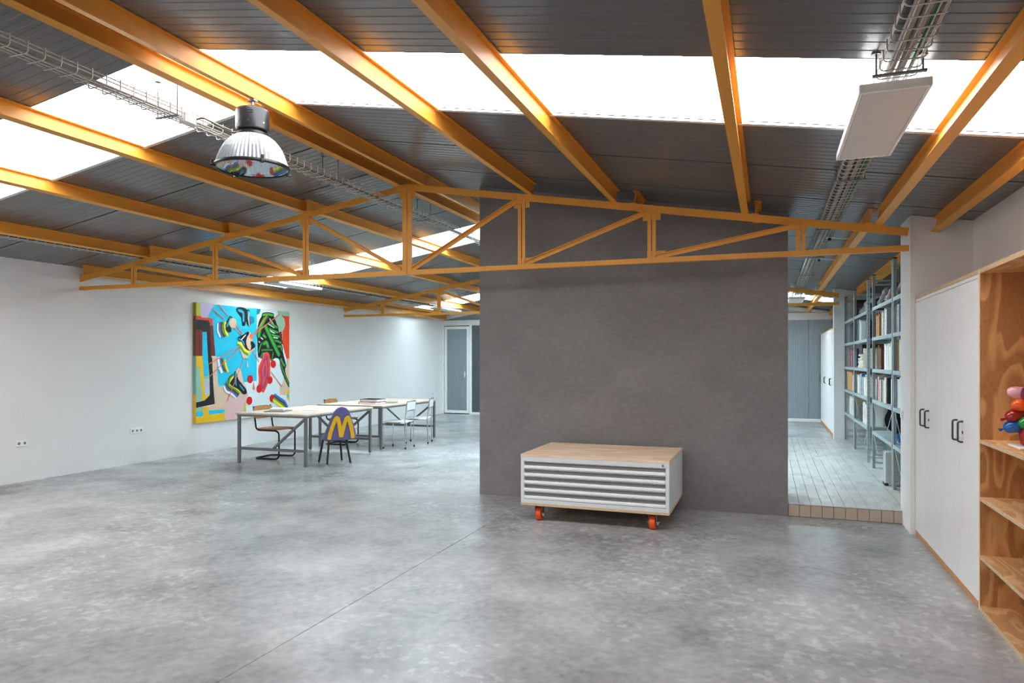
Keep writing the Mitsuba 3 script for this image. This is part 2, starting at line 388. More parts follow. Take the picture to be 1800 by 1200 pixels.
# trusses
def L_prof(w, h, t): return [(0, 0), (w, 0), (w, t), (t, t), (t, h), (0, h)]
def truss(Y, label):
    th = thing('roof_truss', label, 'truss')
    xa, xb, zc = XL + .002, 1.128, 2.435
    for s in (-1, 1):
        xe = xa if s < 0 else xb
        p0, p1 = np.array([XR, 0, chord(XR)]), np.array([xe, 0, chord(xe)])
        d = (p1 - p0) / np.linalg.norm(p1 - p0); nn = np.array([-d[2], 0, d[0]]); nn *= np.sign(nn[2])
        prof = [(-.030, -.070), (-.024, -.070), (-.024, -.006), (.030, -.006), (.030, 0), (-.030, 0)]      # (y, n): a leg hanging at the front, a flange on top
        obj('top_chord', ext(prof, p0 + [0, Y, 0], (0, 1, 0), nn, d, np.linalg.norm(p1 - p0)), 'm_orange', th)
        xc = XR + s * .003
        prof = [(-.030, 0), (.030, 0), (.030, .006), (-.024, .006), (-.024, .048), (-.030, .048)]
        obj('bottom_chord', ext(prof, (xc, Y, zc), (0, 1, 0), (0, 0, 1), (s, 0, 0), abs(xe - xc)), 'm_orange', th)
    D = 1.325
    yb = Y - .023                                   # webs behind the front legs
    for i in range(-3, 4):
        x = XR + i * D; zt = chord(x) - .008; w = .058 if i == 0 else .040
        for a, b in ((x - w, x - .005), (x + .005, x + w)):
            s = 1 if a > x - .001 else -1
            e = b if s < 0 else a                    # outstanding leg next to the gap
            obj('post', cat(bx(a, b, yb, yb + .006, zc + .007, zt - .045), bx(min(e, e - s * -.006), max(e, e + s * .006), yb + .006, yb + .04, zc + .007, zt - .05)), 'm_orange', th)
        g = .11 if i else .13
        s = -1 if i < 0 else 1
        top = [(x - g * .75, zt - .05), (x + g * .75, zt - .05), (x + g * .75, zt - .155 if i == 0 else zt - .105), (x - g * .75, zt - .155 if i == 0 else zt - .105)]
        if i: top = [(x - .085, zt - .04), (x + .085, zt - .04), (x + .085, zt - .135), (x - .085, zt - .135)] if abs(i) < 3 else [(x - .05, zt - .04), (x + .05, zt - .04), (x + .05, zt - .10), (x - .05, zt - .10)]
        obj('gusset_plate', ext(top, (0, yb + .013, 0), (1, 0, 0), (0, 0, 1), (0, -1, 0), .006), 'm_orange', th)
        bw = (.12, .12) if i == 0 else ((.045, .13) if i > 0 else (.13, .045))
        if abs(i) < 3: obj('gusset_plate', bx(x - bw[0], x + bw[1], yb + .007, yb + .013, zc + .02, zc + .115), 'm_orange', th)
    for i in range(3):
        for s in (-1, 1):
            p0 = np.array([XR + s * (i * D + (.075 if i == 0 else .05)), yb - .004, zc + .055]); x1 = XR + s * ((i + 1) * D - .045); p1 = np.array([x1, yb - .004, chord(x1) - .075])
            obj('diagonal', bar(p0, p1, [(-.004, -.022), (.002, -.022), (.002, .016), (.034, .016), (.034, .022), (-.004, .022)] if s > 0 else [(.004, -.022), (.004, .022), (-.034, .022), (-.034, .016), (-.002, .016), (-.002, -.022)]), 'm_orange', th)
    return th
truss(TY[0], 'big orange steel roof truss spanning in front of the dark block')
truss(TY[1], 'smaller looking orange roof truss far behind, seen left of the dark block')

# ------------------------------------------------------------------ far walls
def ribs(x0, x1, y, z0, z1, pitch=.06, d=.014):
    P = [(x0, 0)]; x = x0
    while x + pitch <= x1 + 1e-6:
        P += [(x + pitch * .2, 0), (x + pitch * .3, -d), (x + pitch * .8, -d), (x + pitch * .9, 0)]; x += pitch
    P += [(x1, 0), (x1, .02), (x0, .02)]
    return ext(P, (0, y, z0), (1, 0, 0), (0, 1, 0), (0, 0, 1), z1 - z0)
YB = 17.8
W = 'wall_far_left'
struct(W, ext([(XL, 2.62), (-3.7, 2.62), (-3.7, roof(-3.7)), (XL, roof(XL))], (0, YB + .06, 0), (1, 0, 0), (0, 0, 1), (0, 1, 0), .05), 'm_ribbed', 'far end of the room left of the dark block')
obj('header', cbx(XL, -3.7, YB - .02, YB + .06, 2.47, 2.62), 'm_white_wall', W)
obj('rake_beam', bar((XL, YB + .01, roof(XL) - .06), (-3.7, YB + .01, roof(-3.7) - .06), rect(.05, .11)), 'm_white_wall', W)
obj('panel', ribs(-6.55, -3.7, YB + .02, .06, 2.47), 'm_ribbed_dark', W)
obj('sill', cbx(-7.72, -3.7, YB - .01, YB + .06, 0, .06), 'm_white_wall', W)
D1 = struct('door_1', None, None, 'white framed glazed door in the far left corner')
for a, b in ((XL + .002, XL + .05), (-7.80, -7.73)): obj('jamb', cbx(a, b, YB - .02, YB + .05, 0, 2.47), 'm_white_metal', D1)
lf = obj('leaf', cat(cbx(-8.56, -8.49, YB - .015, YB + .035, .02, 2.45), cbx(-7.88, -7.81, YB - .015, YB + .035, .02, 2.45), cbx(-8.49, -7.88, YB - .015, YB + .035, 2.37, 2.45), cbx(-8.49, -7.88, YB - .015, YB + .035, .02, .10)), 'm_white_metal', D1)
obj('pane', ribs(-8.49, -7.88, YB + .01,   .10, 2.37, .055, .014), 'm_ribbed', D1 + '__leaf')
obj('handle', cbx(-7.945, -7.915, YB - .05, YB - .015, 1.02, 1.18, .006), 'm_light_gray', D1 + '__leaf')
obj('pane', ribs(-7.73, -6.6, YB + .01, .06, 2.47, .05, .006), 'm_ribbed_dark', D1)
obj('jamb', cbx(-6.6, -6.55, YB - .02, YB + .05, 0, 2.47), 'm_white_metal', D1)
struct('wall_jog', bx(-3.7, -3.6, YB, Y1 + .1, 0, roof(-3.6) - .01), 'm_white_wall')
W = 'wall_far_right'
struct(W, ext([(-3.6, 0), (1.95, 0), (1.95, roof(1.95)), (-3.6, roof(-3.6))], (0, Y1 + .03, 0), (1, 0, 0), (0, 0, 1), (0, 1, 0), .1), 'm_white_wall', 'far end of the corridor right of the dark block')
for a, b in ((-.4, .33), (.345, .88), (.92, 1.94)): obj('panel', ribs(a, b, Y1 + .005, .07, 2.49, .05, .005), 'm_ribbed', W)
obj('stile', cbx(.88, .92, Y1 - .02, Y1 + .03, .07, 2.49), 'm_ribbed', W)
obj('header', cbx(-.4, 1.95, Y1 - .06, Y1 + .03, 2.49, 2.66), 'm_white_wall', W)
obj('rake_beam', bar((-.4, Y1 - .02, roof(-.4) - .07), (1.95, Y1 - .02, roof(1.95) - .07), rect(.06, .08)), 'm_white_wall', W)
obj('sill', cbx(-.4, 1.95, Y1 - .05, Y1 + .03, 0, .07), 'm_white_wall', W)
# ------------------------------------------------------------------ ceiling fittings
# hanging industrial lamp
lx, ly = -3.505, 4.09
la = thing('pendant_lamp', 'big industrial pendant lamp with black housing and ribbed clear dome under the ridge purlin', 'lamp')
zt = chord(lx)
obj('hook', cat(bx(lx - .03, lx + .03, ly - .02, ly + .02, zt - .020, zt - .008), cyl((lx, ly, zt - .01), (lx, ly, zt - .05), .012), tube([(lx + .018 * math.cos(a), ly, zt - .065 + .022 * math.sin(a)) for a in np.linspace(0, 2 * math.pi, 13)[:-1]], .005, 8, True), cyl((lx, ly, 3.345), (lx, ly, 3.30), .012)), 'm_steel', la)
hs = lathe([(.0, 3.312), (.10, 3.312), (.113, 3.305), (.116, 3.29), (.116, 3.165), (.112, 3.155), (.090, 3.150), (.088, 3.140), (.108, 3.138), (.108, 3.122), (.0, 3.120)], 40)
hs.apply_translation((lx, ly, 0)); hk = obj('housing', hs, 'm_housing', la, smooth=35)
for i in range(2):
    obj('vent_slot', xf(cbx(-.022, .022, -.1185, -.113, 3.272 - i * .016, 3.279 - i * .016, .002), .55, (lx, ly, 0)), 'm_black', hk)
for a in (-1.2, -.3, .45, 1.4):
    obj('screw', xf(cyl((0, -.1195, 3.20), (0, -.113, 3.20), .006, 8), a, (lx, ly, 0)), 'm_chrome', hk)
# dome with vertical prisms
n, rows = 112, []
prof = [(.095, 3.124), (.125, 3.112), (.158, 3.085), (.188, 3.048), (.212, 3.005), (.230, 2.96), (.243, 2.92), (.248, 2.905)]
V, F = [], []
for j, (r, z) in enumerate(prof):
    for i in range(n):
        a = 2 * math.pi * i / n; rr = r + (.0055 if i % 2 else -.0030) * min(1, j / 2)
        V.append((lx + rr * math.cos(a), ly + rr * math.sin(a), z))
for j in range(len(prof) - 1):
    for i in range(n):
        q = (i + 1) % n
        F += [(j * n + i, (j + 1) * n + i, (j + 1) * n + q), (j * n + i, (j + 1) * n + q, j * n + q)]
obj('dome', trimesh.Trimesh(np.array(V), np.array(F), process=False), 'm_refl', la)
rim = lathe([(.246, 2.908), (.262, 2.900), (.264, 2.888), (.258, 2.880), (.246, 2.880), (.244, 2.895), (.246, 2.908)], 64); rim.apply_translation((lx, ly, 0))
obj('rim', rim, 'm_black', la, smooth=40)
disc = trimesh.Trimesh(np.vstack([[(lx + .245 * math.cos(a), ly + .245 * math.sin(a), 2.886) for a in np.arange(48) * math.pi / 24], [(lx, ly, 2.886)]]), np.array([(i, 48, (i + 1) % 48) for i in range(48)]), process=False)
obj('lens', disc, 'm_lens', la)
bulb = lathe([(0, 3.118), (.03, 3.112), (.032, 3.06), (.045, 3.03), (.055, 2.99), (.045, 2.955), (0, 2.94)], 20); bulb.apply_translation((lx, ly, 0))
obj('bulb', bulb, 'm_paper', la, smooth=40)
for a in (-.75, .95, 2.6, 4.3):
    obj('clip', xf(cat(cbx(.245, .285, -.014, .014, 2.872, 2.892, .003), cbx(.262, .278, -.010, .010, 2.885, 2.925, .003)), a - math.pi / 2, (lx, ly, 0)), 'm_black', la)

# flat rectangular ceiling lights
def panel_light(x0, x1, y0, y1, z, label):
    t = thing('panel_light', label, 'ceiling light')
    W = .016
    obj('housing', cat(cbx(x0, x1, y0, y0 + W, z, z + .042), cbx(x0, x1, y1 - W, y1, z, z + .042), cbx(x0, x0 + W, y0 + W, y1 - W, z, z + .042), cbx(x1 - W, x1, y0 + W, y1 - W, z, z + .042), bx(x0 + .01, x1 - .01, y0 + .01, y1 - .01, z + .032, z + .041)), 'm_white_metal', t)
    obj('diffuser', cbx(x0 + W + .0015, x1 - W - .0015, y0 + W + .0015, y1 - W - .0015, z + .003, z + .012, .002), 'm_panel_white', t)
    return t
RX, RZ = .545, 2.775
LX, LZ = -4.0, 3.235
WX, WZ = -7.565, 2.797
panel_light(.39, .685, 3.53, 4.67, 2.715, 'large white rectangular ceiling light under the cable tray at upper right')
panel_light(.39, .685, 14.9, 16.04, 2.715, 'small looking white ceiling light far down the corridor right of the dark block')
panel_light(-7.62, -7.32, 9.15, 10.30, 2.728, 'white rectangular ceiling light above the painting, under the second rooflight')
panel_light(-7.62, -7.32, 15.05, 16.2, 2.728, 'far white rectangular ceiling light near the back left corner')

# wire cable trays
def tray(x, z, y0, y1, w, h, label, hang, ys_near):
    t = thing('cable_tray', label, 'cable tray'); r = .0030 if x > 0 else .0038
    for xx, zz in ((x - w / 2, z + h - .012), (x + w / 2, z + h - .012), (x - w / 2, z + h * .5), (x + w / 2, z + h * .5), (x - w / 4, z + .005), (x, z + .005), (x + w / 4, z + .005)):
        obj('long_wire', cyl((xx, y0, zz), (xx, y1, zz), r, 6), 'm_wire', t)
    u = tube(fillet([(-w / 2 - .004, 0, h), (-w / 2 - .004, 0, 0), (w / 2 + .004, 0, 0), (w / 2 + .004, 0, h)], .018, 3), r, 6)
    ud = mikit.ply(u, 'm_wire', smooth=40)
    n = int((y1 - y0) / .1); rest = []
    for i in range(n):
        y = y0 + .05 + i * .1
        if y < ys_near: obj('rung', ud, None, t, tw=T().translate([x, y, z]))
        else: rest.append(xf(u, 0, (x, y, z)))
    if rest: labels[obj('rungs', cat(*rest), 'm_wire', t)] = {'kind': 'stuff'}
    y = y0 + hang[0]
    while y < y1 - .1:
        for s in (-1, 1):
            hx = x + s * (w / 2 + .014)
            obj('hanger_rod', cat(cyl((hx, y, z - .012), (hx, y, roof(hx)), .004, 6), cyl((hx, y, roof(hx) - .006), (hx, y, roof(hx)), .020, 12)), 'm_steel', t)
        obj('hanger_bar', cat(bx(x - w / 2 - .03, x + w / 2 + .03, y - .010, y + .010, z - .012, z - .0035)), 'm_steel', t)
        y += hang[1]
    return t
tray(RX, RZ, 1.6, 17.5, .155, .055, 'wire cable tray running to the back above the right ceiling light', (1.88, 1.96), 9.0)
tray(LX, LZ, 2.2, 17.2, .15, .07, 'wire cable tray hanging left of the ridge, behind the pendant lamp', (1.60, 1.96), 9.5)
tray(WX, WZ, 3.0, 17.4, .15, .055, 'wire cable tray near the left wall, above the painting', (1.3, 1.96), 12.0)
def wob(x, z, y0, y1, r, a, ph):
    ys = np.arange(y0, y1, .35); return tube([(x + a * math.sin(1.1 * y + ph), y, z + .002 * math.sin(2 * y)) for y in ys], r, 8)
def lying(name, mesh, m, label, c): tag(obj(name, mesh, m, smooth=50), label, c)
zb = .0085
lying('conduit_pipe', wob(RX - .028, RZ + zb + .021, 1.6, 15, .0185, .004, 0), 'm_pipe', 'left grey pipe lying in the right cable tray', 'pipe')
lying('conduit_pipe', wob(RX + .014, RZ + zb + .019, 1.6, 15, .0165, .004, 1), 'm_pipe', 'right grey pipe lying in the right cable tray beside the green cable', 'pipe')
lying('cable', wob(RX + .05, RZ + zb + .012, 1.6, 15, .0085, .010, 2), 'm_green', 'green cable lying in the right cable tray', 'cable')
lying('conduit_pipe', wob(LX - .025, LZ + zb + .019, 2.2, 16, .017, .006, 0), 'm_pipe', 'grey pipe lying in the tray behind the pendant lamp', 'pipe')
lying('conduit_pipe', wob(LX + .022, LZ + zb + .013, 2.2, 16, .011, .006, 2), 'm_mid_gray', 'thin grey pipe lying in the tray behind the pendant lamp', 'pipe')
lying('conduit_pipe', wob(WX, WZ + zb + .018, 3.0, 16, .015, .008, 1), 'm_dark_gray', 'dark pipe lying in the tray near the left wall', 'pipe')
t = thing('junction_box', 'small grey junction box on the tray left of the pendant lamp', 'junction box')
obj('box', cbx(LX + .04, LX + .085, 3.86, 3.98, LZ - .03, LZ + .045, .004), 'm_light_gray', t)
obj('lid', cbx(LX + .085, LX + .093, 3.865, 3.975, LZ - .026, LZ + .041, .003), 'm_panel_white', t)
ca = tube(fillet([(LX + .06, 3.99, LZ + .02), (LX + .10, 4.02, LZ + .05), (LX + .3, 4.10, 3.17), (lx - .115, ly, 3.17)], .1, 5), .006, 6)
tag(obj('cable', ca, 'm_dark_gray', smooth=50), 'thin dark cable from the junction box to the pendant lamp', 'cable')
for i, y in enumerate((7.9, 8.7, 9.5)):
    t = thing('adapter_bracket', f'white metal tab under the right cable tray, {["nearest", "middle", "farthest"][i]} of three beyond the big truss', 'bracket')
    obj('plate', cat(bx(RX + .02, RX + .10, y - .02, y + .02, RZ - .012, RZ - .004)), 'm_light_gray', t)
    obj('tab', bar((RX + .09, y, RZ - .008), (RX + .22, y - .05, RZ - .035), rect(.035, .006)), 'm_white_metal', t)
    obj('socket', cyl((RX + .05, y, RZ - .012), (RX + .05, y, RZ - .04), .018), 'm_black', t)

# ------------------------------------------------------------------ wall plates
def socket_plate(y, z, n, label):
    t = thing('wall_socket', label, 'socket')
    w = .071 * n
    obj('plate', cbx(XL, XL + .011, y, y + w, z, z + .081, .004), 'm_white_metal', t)
    for i in range(n):
        c = (y + .071 * (i + .5), z + .0405)
        ring = ext(Point(c).buffer(.021, 6).difference(Point(c).buffer(.018, 6)), (XL + .0112, 0, 0), (0, 1, 0), (0, 0, 1), (1, 0, 0), .002)
        o = obj('outlet', cat(ext(Point(c).buffer(.0185, 6), (XL + .0105, 0, 0), (0, 1, 0), (0, 0, 1), (1, 0, 0), .001)), 'm_mid_gray', t)
        obj('collar', ring, 'm_white_metal', o)
        for s in (-1, 1): obj('pin_hole', cyl((XL + .0115, c[0] + s * .0095, c[1]), (XL + .0125, c[0] + s * .0095, c[1]), .003, 6), 'm_black', o)
socket_plate(5.90, .437, 2, 'double white wall socket low on the left wall, nearest the camera')
socket_plate(7.53, .437, 3, 'triple white wall socket low on the left wall, between the double socket and the painting')
socket_plate(17.16, .545, 1, 'single white wall socket low on the left wall by the far glazed door')
t = thing('light_switch', 'white light switch on the side of the white pier, facing the tiled platform', 'switch')
obj('plate', cbx(1.145, 1.155, 7.17, 7.25, .96, 1.05, .003), 'm_white_metal', t)
obj('rocker', cbx(1.139, 1.146, 7.18, 7.24, .975, 1.035, .002), 'm_white_lam', t)

# ------------------------------------------------------------------ right side: white cupboard run and open plywood shelf
FX = 1.19
def handle(x, y, z, par, h=.132):
    """black D-handle standing off a door"""
    return obj('handle', tube(fillet([(x, y, z - h / 2), (x - .029, y, z - h / 2), (x - .029, y, z + h / 2), (x, y, z + h / 2)], .024, 4), .0062, 8), 'm_dark_gray', par, smooth=45)
cu = thing('cupboard', 'tall white four door cupboard with black handles along the right wall', 'cupboard')
ya, yb2 = 4.905, 6.838
obj('carcass', cat(bx(FX + .022, XRW - .002, ya, yb2, .045, 2.02)), 'm_white_lam', cu)
obj('plinth', cbx(FX + .006, XRW - .002, ya, yb2, 0, .045), 'm_plinth', cu)
obj('top_panel', cbx(FX, XRW - .002, ya, yb2, 2.023, 2.048, .002), 'm_ply_edge', cu)
obj('top_rail', cbx(FX + .002, FX + .02, ya, yb2, 1.998, 2.021, .001), 'm_white_lam', cu)
obj('end_panel', cbx(FX, FX + .021, yb2 - .012, yb2, .046, 2.02, .001), 'm_ply_edge', cu)
for y0, y1, hy in ((4.907, 5.349, 5.265), (5.352, 5.868, 5.405), (5.871, 6.41, 6.285), (6.413, 6.825, 6.465)):
    d = obj('door', cbx(FX, FX + .019, y0, y1, .047, 1.994, .0015), 'm_white_lam', cu)
    handle(FX, hy, 1.035, d)
    if hy in (5.265, 6.285): obj('lock', cyl((FX - .004, hy + .004, 1.03), (FX, hy + .004, 1.03), .010, 10), 'm_dark_gray', d)

sh = thing('plywood_shelf', 'open plywood shelf unit with strong grain, right of the white cupboard', 'shelf')
ys0, ys1 = 1.9, 4.903
def board(name, z1, th, m='m_ply_shelf', front=True):
    k = obj(name, bx(FX + .002, XRW - .004, ys0, ys1 - .02, z1 - th, z1), m, sh)
    if front: obj('edge_band', cbx(FX - .001, FX + .002, ys0, ys1 - .02, z1 - th, z1, .0008), 'm_ply_edge', k)
obj('side_panel', bx(FX + .002, XRW - .004, ys1 - .02, ys1, 0, 2.048), 'm_ply_panel', sh)
obj('side_panel', bx(FX + .002, XRW - .004, ys0 - .02, ys0, 0, 2.048), 'm_ply_panel', sh)
obj('edge_band', cbx(FX - .001, FX + .002, ys1 - .02, ys1, 0, 2.048, .0008), 'm_cream', sh)
board('top_board', 2.048, .028)
for z in (1.026, .682, .334): board('shelf', z, .022)
board('bottom_board', .030, .030)
obj('back_panel', bx(XRW - .004, XRW - .0005, ys0, ys1, .0, 2.048), 'm_ply_panel', sh)

# twisted balloon sculpture on the shelf
def capsule(c, d, L, r):
    d = np.array(d, float); d /= np.linalg.norm(d); c = np.array(c, float)
    s = np.linspace(-1, 1, 13); p = [c + d * (L / 2) * math.sin(v * math.pi / 2) for v in s]
    rr = [max(.0015, r * math.cos(v * math.pi / 2) ** .62) for v in s]
    return tube(p, rr, 16), c - d * L / 2, d
bs = thing('balloon_sculpture', 'glossy multicoloured sculpture of twisted balloons on the plywood shelf', 'sculpture')
bX, bY, bZ = 1.36, 4.47, 1.026
obj('base', cbx(bX - .115, bX + .10, bY - .10, bY + .10, bZ, bZ + .014, .004), 'm_white_lam', bs)
balls = [('m_gloss_red', (-.035, .0, .060), (0, -.3, 1), .105, .046), ('m_gloss_blue', (-.085, .015, .108), (1, .3, .28), .115, .033), ('m_gloss_green', (-.03, -.02, .142), (1, .2, .55), .13, .030),
         ('m_gloss_red', (-.085, .01, .160), (1, .3, .35), .105, .032), ('m_gloss_orange', (-.055, -.01, .208), (1, .1, .0), .12, .030), ('m_gloss_pink', (-.06, .015, .262), (1, .1, -.2), .13, .030),
         ('m_gloss_plum', (-.045, -.035, .268), (.3, .2, 1), .085, .036), ('m_gloss_plum', (-.02, .0, .335), (.2, .1, 1), .08, .034), ('m_gloss_blue', (.045, .02, .10), (1, -.3, .3), .12, .034),
         ('m_gloss_green', (.05, -.01, .175), (1, .1, -.3), .12, .032), ('m_gloss_orange', (.04, .03, .25), (1, -.2, .2), .12, .033), ('m_gloss_red', (.035, 0, .325), (.8, .2, .5), .11, .032), ('m_yellow', (.02, 0, .39), (.2, 0, 1), .09, .028)]
for m, c, d, L, r in balls:
    g, tip, dd = capsule(np.array(c) * 1.12 + (bX, bY, bZ), d, L * 1.15, r * 1.15)
    k = obj('balloon', g, m, bs, smooth=True)
    if c[0] < -.08:
        obj('knot', tube([tip + dd * .004, tip - dd * .008, tip - dd * .018, tip - dd * .026], [.005, .0035, .0075, .0085], 10), m, k, smooth=50)
# ------------------------------------------------------------------ plan chest on castors
pc = thing('plan_chest', 'low grey metal plan chest with five flat drawers, plywood top and orange castors', 'drawer cabinet')
ax, bX2, ay, by = -2.172, -.806, 6.155, 7.135
z0, z1 = .172, .602
obj('body', cat(bx(ax, ax + .03, ay, by, z0, z1), bx(bX2 - .03, bX2, ay, by, z0, z1), bx(ax, bX2, by - .02, by, z0, z1), bx(ax + .03, bX2 - .03, ay, by - .02, z1 - .042, z1), bx(ax + .03, bX2 - .03, ay, by - .02, z0, z0 + .036), bx(ax + .03, bX2 - .03, ay + .055, ay + .06, z0, z1)), 'm_light_gray', pc)
obj('top_board', bx(ax - .002, bX2 + .002, ay - .003, by, z1, z1 + .022), 'm_ply_top', pc)
obj('base_board', bx(ax - .002, bX2 + .002, ay - .003, by, .150, z0), 'm_ply_edge', pc)
p = (z1 - .042 - z0 - .036) / 5
for i in range(5):
    zb = z0 + .036 + i * p
    # lower flat face, a rolled lip, and the long pull recess above it
    prof = [(.002, .0015), (-.005, .006), (-.005, .022), (-.002, .027), (.004, .028), (.020, .026), (.022, p - .003), (.002, p - .005), (.002, p - .0015), (.050, p - .0015), (.050, .0015)]
    d = obj('drawer', ext(prof, (ax + .032, ay + .002, zb), (0, 1, 0), (0, 0, 1), (1, 0, 0), bX2 - ax - .064), 'm_drawer', pc)
    obj('pull_recess', bx(ax + .034, bX2 - .034, ay + .0215, ay + .0225, zb + .0285, zb + p - .0055), 'm_recess', d)
    if i % 2 == 0: obj('label_tab', bx(ax + .06, ax + .15, ay + .0205, ay + .0215, zb + .036, zb + p - .014), 'm_steel', d)
obj('lock', cat(cyl((bX2 - .055, ay - .004, z1 - .022), (bX2 - .055, ay, z1 - .022), .010), bx(bX2 - .057, bX2 - .053, ay - .006, ay - .003, z1 - .028, z1 - .016)), 'm_steel', pc)
for cx, cy in ((ax + .155, ay + .09), (bX2 - .155, ay + .09), (ax + .155, by - .12), (bX2 - .155, by - .12)):
    c = obj('castor', cat(bx(cx - .045, cx + .045, cy - .045, cy + .045, .143, .150), bx(cx - .036, cx - .032, cy - .03, cy + .03, .045, .143), bx(cx + .032, cx + .036, cy - .03, cy + .03, .045, .143), bx(cx - .036, cx + .036, cy - .03, cy + .03, .132, .143), cyl((cx - .05, cy, .0625), (cx + .05, cy, .0625), .009)), 'm_steel', pc)
    w = lathe([(.018, -.026), (.055, -.026), (.0615, -.018), (.0625, 0), (.0615, .018), (.055, .026), (.018, .026)], 32)
    w.apply_transform(trimesh.transformations.rotation_matrix(math.pi / 2, [0, 1, 0])); w.apply_translation((cx, cy, .0627))
    obj('wheel', w, 'm_orange_wheel', c, smooth=35)
    obj('brake_lever', cat(cbx(cx + .037, cx + .065, cy - .055, cy - .005, .070, .078, .002), cyl((cx + .05, cy - .045, .07), (cx + .05, cy - .045, .052), .008)), 'm_chrome', c)

# ------------------------------------------------------------------ work tables
def table(x0, x1, y0, y1, label, diags):
    t = thing('work_table', label, 'table'); h = .752
    obj('table_top', bx(x0 - .015, x1 + .015, y0 - .015, y1 + .015, h - .022, h), 'm_ply_table', t)
    s = .04; zf = h - .022
    obj('apron', cat(bx(x0, x1, y0, y0 + .03, zf - .03, zf), bx(x0, x1, y1 - .03, y1, zf - .03, zf), bx(x0, x0 + .03, y0 + .03, y1 - .03, zf - .03, zf), bx(x1 - .03, x1, y0 + .03, y1 - .03, zf - .03, zf)), 'm_steel', t)
    for x, y in ((x0, y0), (x1 - s, y0), (x0, y1 - s), (x1 - s, y1 - s)):
        l = obj('leg', cbx(x, x + s, y, y + s, .028, zf - .03, .004), 'm_steel', t)
        obj('foot', cat(cyl((x + s / 2, y + s / 2, 0), (x + s / 2, y + s / 2, .012), .019), cyl((x + s / 2, y + s / 2, .012), (x + s / 2, y + s / 2, .03), .008)), 'm_chrome', l)
    for y in (y0, y1 - s): obj('rail', cbx(x0 + s, x1 - s, y + .005, y + .035, .225, .262, .003), 'm_steel', t)
    xm = (x0 + x1) / 2
    for side, end in diags:
        y = (y0 if end == 'near' else y1 - s) + .02
        xs_, xe = (x1 - s, xm + .03) if side == 'right' else (x0 + s, xm - .03)
        obj('brace', bar((xs_, y, zf - .045), (xe, y, .262), rect(.03, .035), (0, 1, 0)), 'm_steel', t)
    return t
table(-7.135, -5.955, 8.01, 9.70, 'nearer steel framed work table with pale plywood top, beside the purple chair', [('right', 'near'), ('left', 'far'), ('right', 'far')])
table(-7.20, -5.965, 10.02, 12.00, 'farther steel framed work table with pale plywood top, beside two white chairs', [('left', 'far'), ('right', 'far')])
TZ = .752
# things lying on them
t = thing('tablet_tray', 'flat grey tray lying on the nearer work table', 'tray')
obj('tray', xf(cbx(-.15, .15, -.17, .17, 0, .012, .005), .3, (-6.75, 8.42, TZ)), 'm_mid_gray', t)
t = tag(obj('paper_stack', xf(cbx(-.10, .10, -.14, .14, 0, .03, .004), .5, (-6.80, 8.47, TZ + .012)), 'm_paper'), 'loose stack of white paper on the grey tray on the nearer work table', 'paper')
tag(obj('paper_stack', xf(cbx(-.12, .12, -.16, .16, 0, .006, .002), .2, (-6.40, 8.80, TZ)), 'm_paper'), 'thin white papers lying beside the grey tray on the nearer work table', 'paper')
tag(obj('paper_stack', xf(cbx(-.12, .12, -.16, .16, 0, .012, .003), .3, (-6.78, 10.25, TZ)), 'm_paper'), 'white papers beside the black and red books on the farther work table', 'paper')
def book(name, x, y, z, w, d, h, m, label, rot=0.0, group=None):
    k = thing(name, label, 'book', group)
    obj('cover', xf(cat(cbx(-w / 2, w / 2, -d / 2, d / 2, 0, .004, .001), cbx(-w / 2, w / 2, -d / 2, d / 2, h - .004, h, .001), cbx(-w / 2, -w / 2 + .004, -d / 2, d / 2, 0, h, .001)), rot, (x, y, z)), m, k)
    obj('pages', xf(bx(-w / 2 + .004, w / 2 - .006, -d / 2 + .005, d / 2 - .005, .004, h - .004), rot, (x, y, z)), 'm_paper', k)
book('book', -6.35, 10.36, TZ, .37, .28, .042, 'm_crimson', 'thick crimson book under the black book on the farther work table', -.15)
book('book', -6.34, 10.37, TZ + .0425, .35, .26, .046, 'm_matte_black', 'thick black book lying on the crimson book on the farther work table', -.1)
tag(obj('notebook', xf(cbx(-.11, .11, -.15, .15, 0, .014, .003), .5, (-6.22, 10.78, TZ)), 'm_mid_gray'), 'thin grey notebook lying behind the black book on the farther work table', 'notebook')

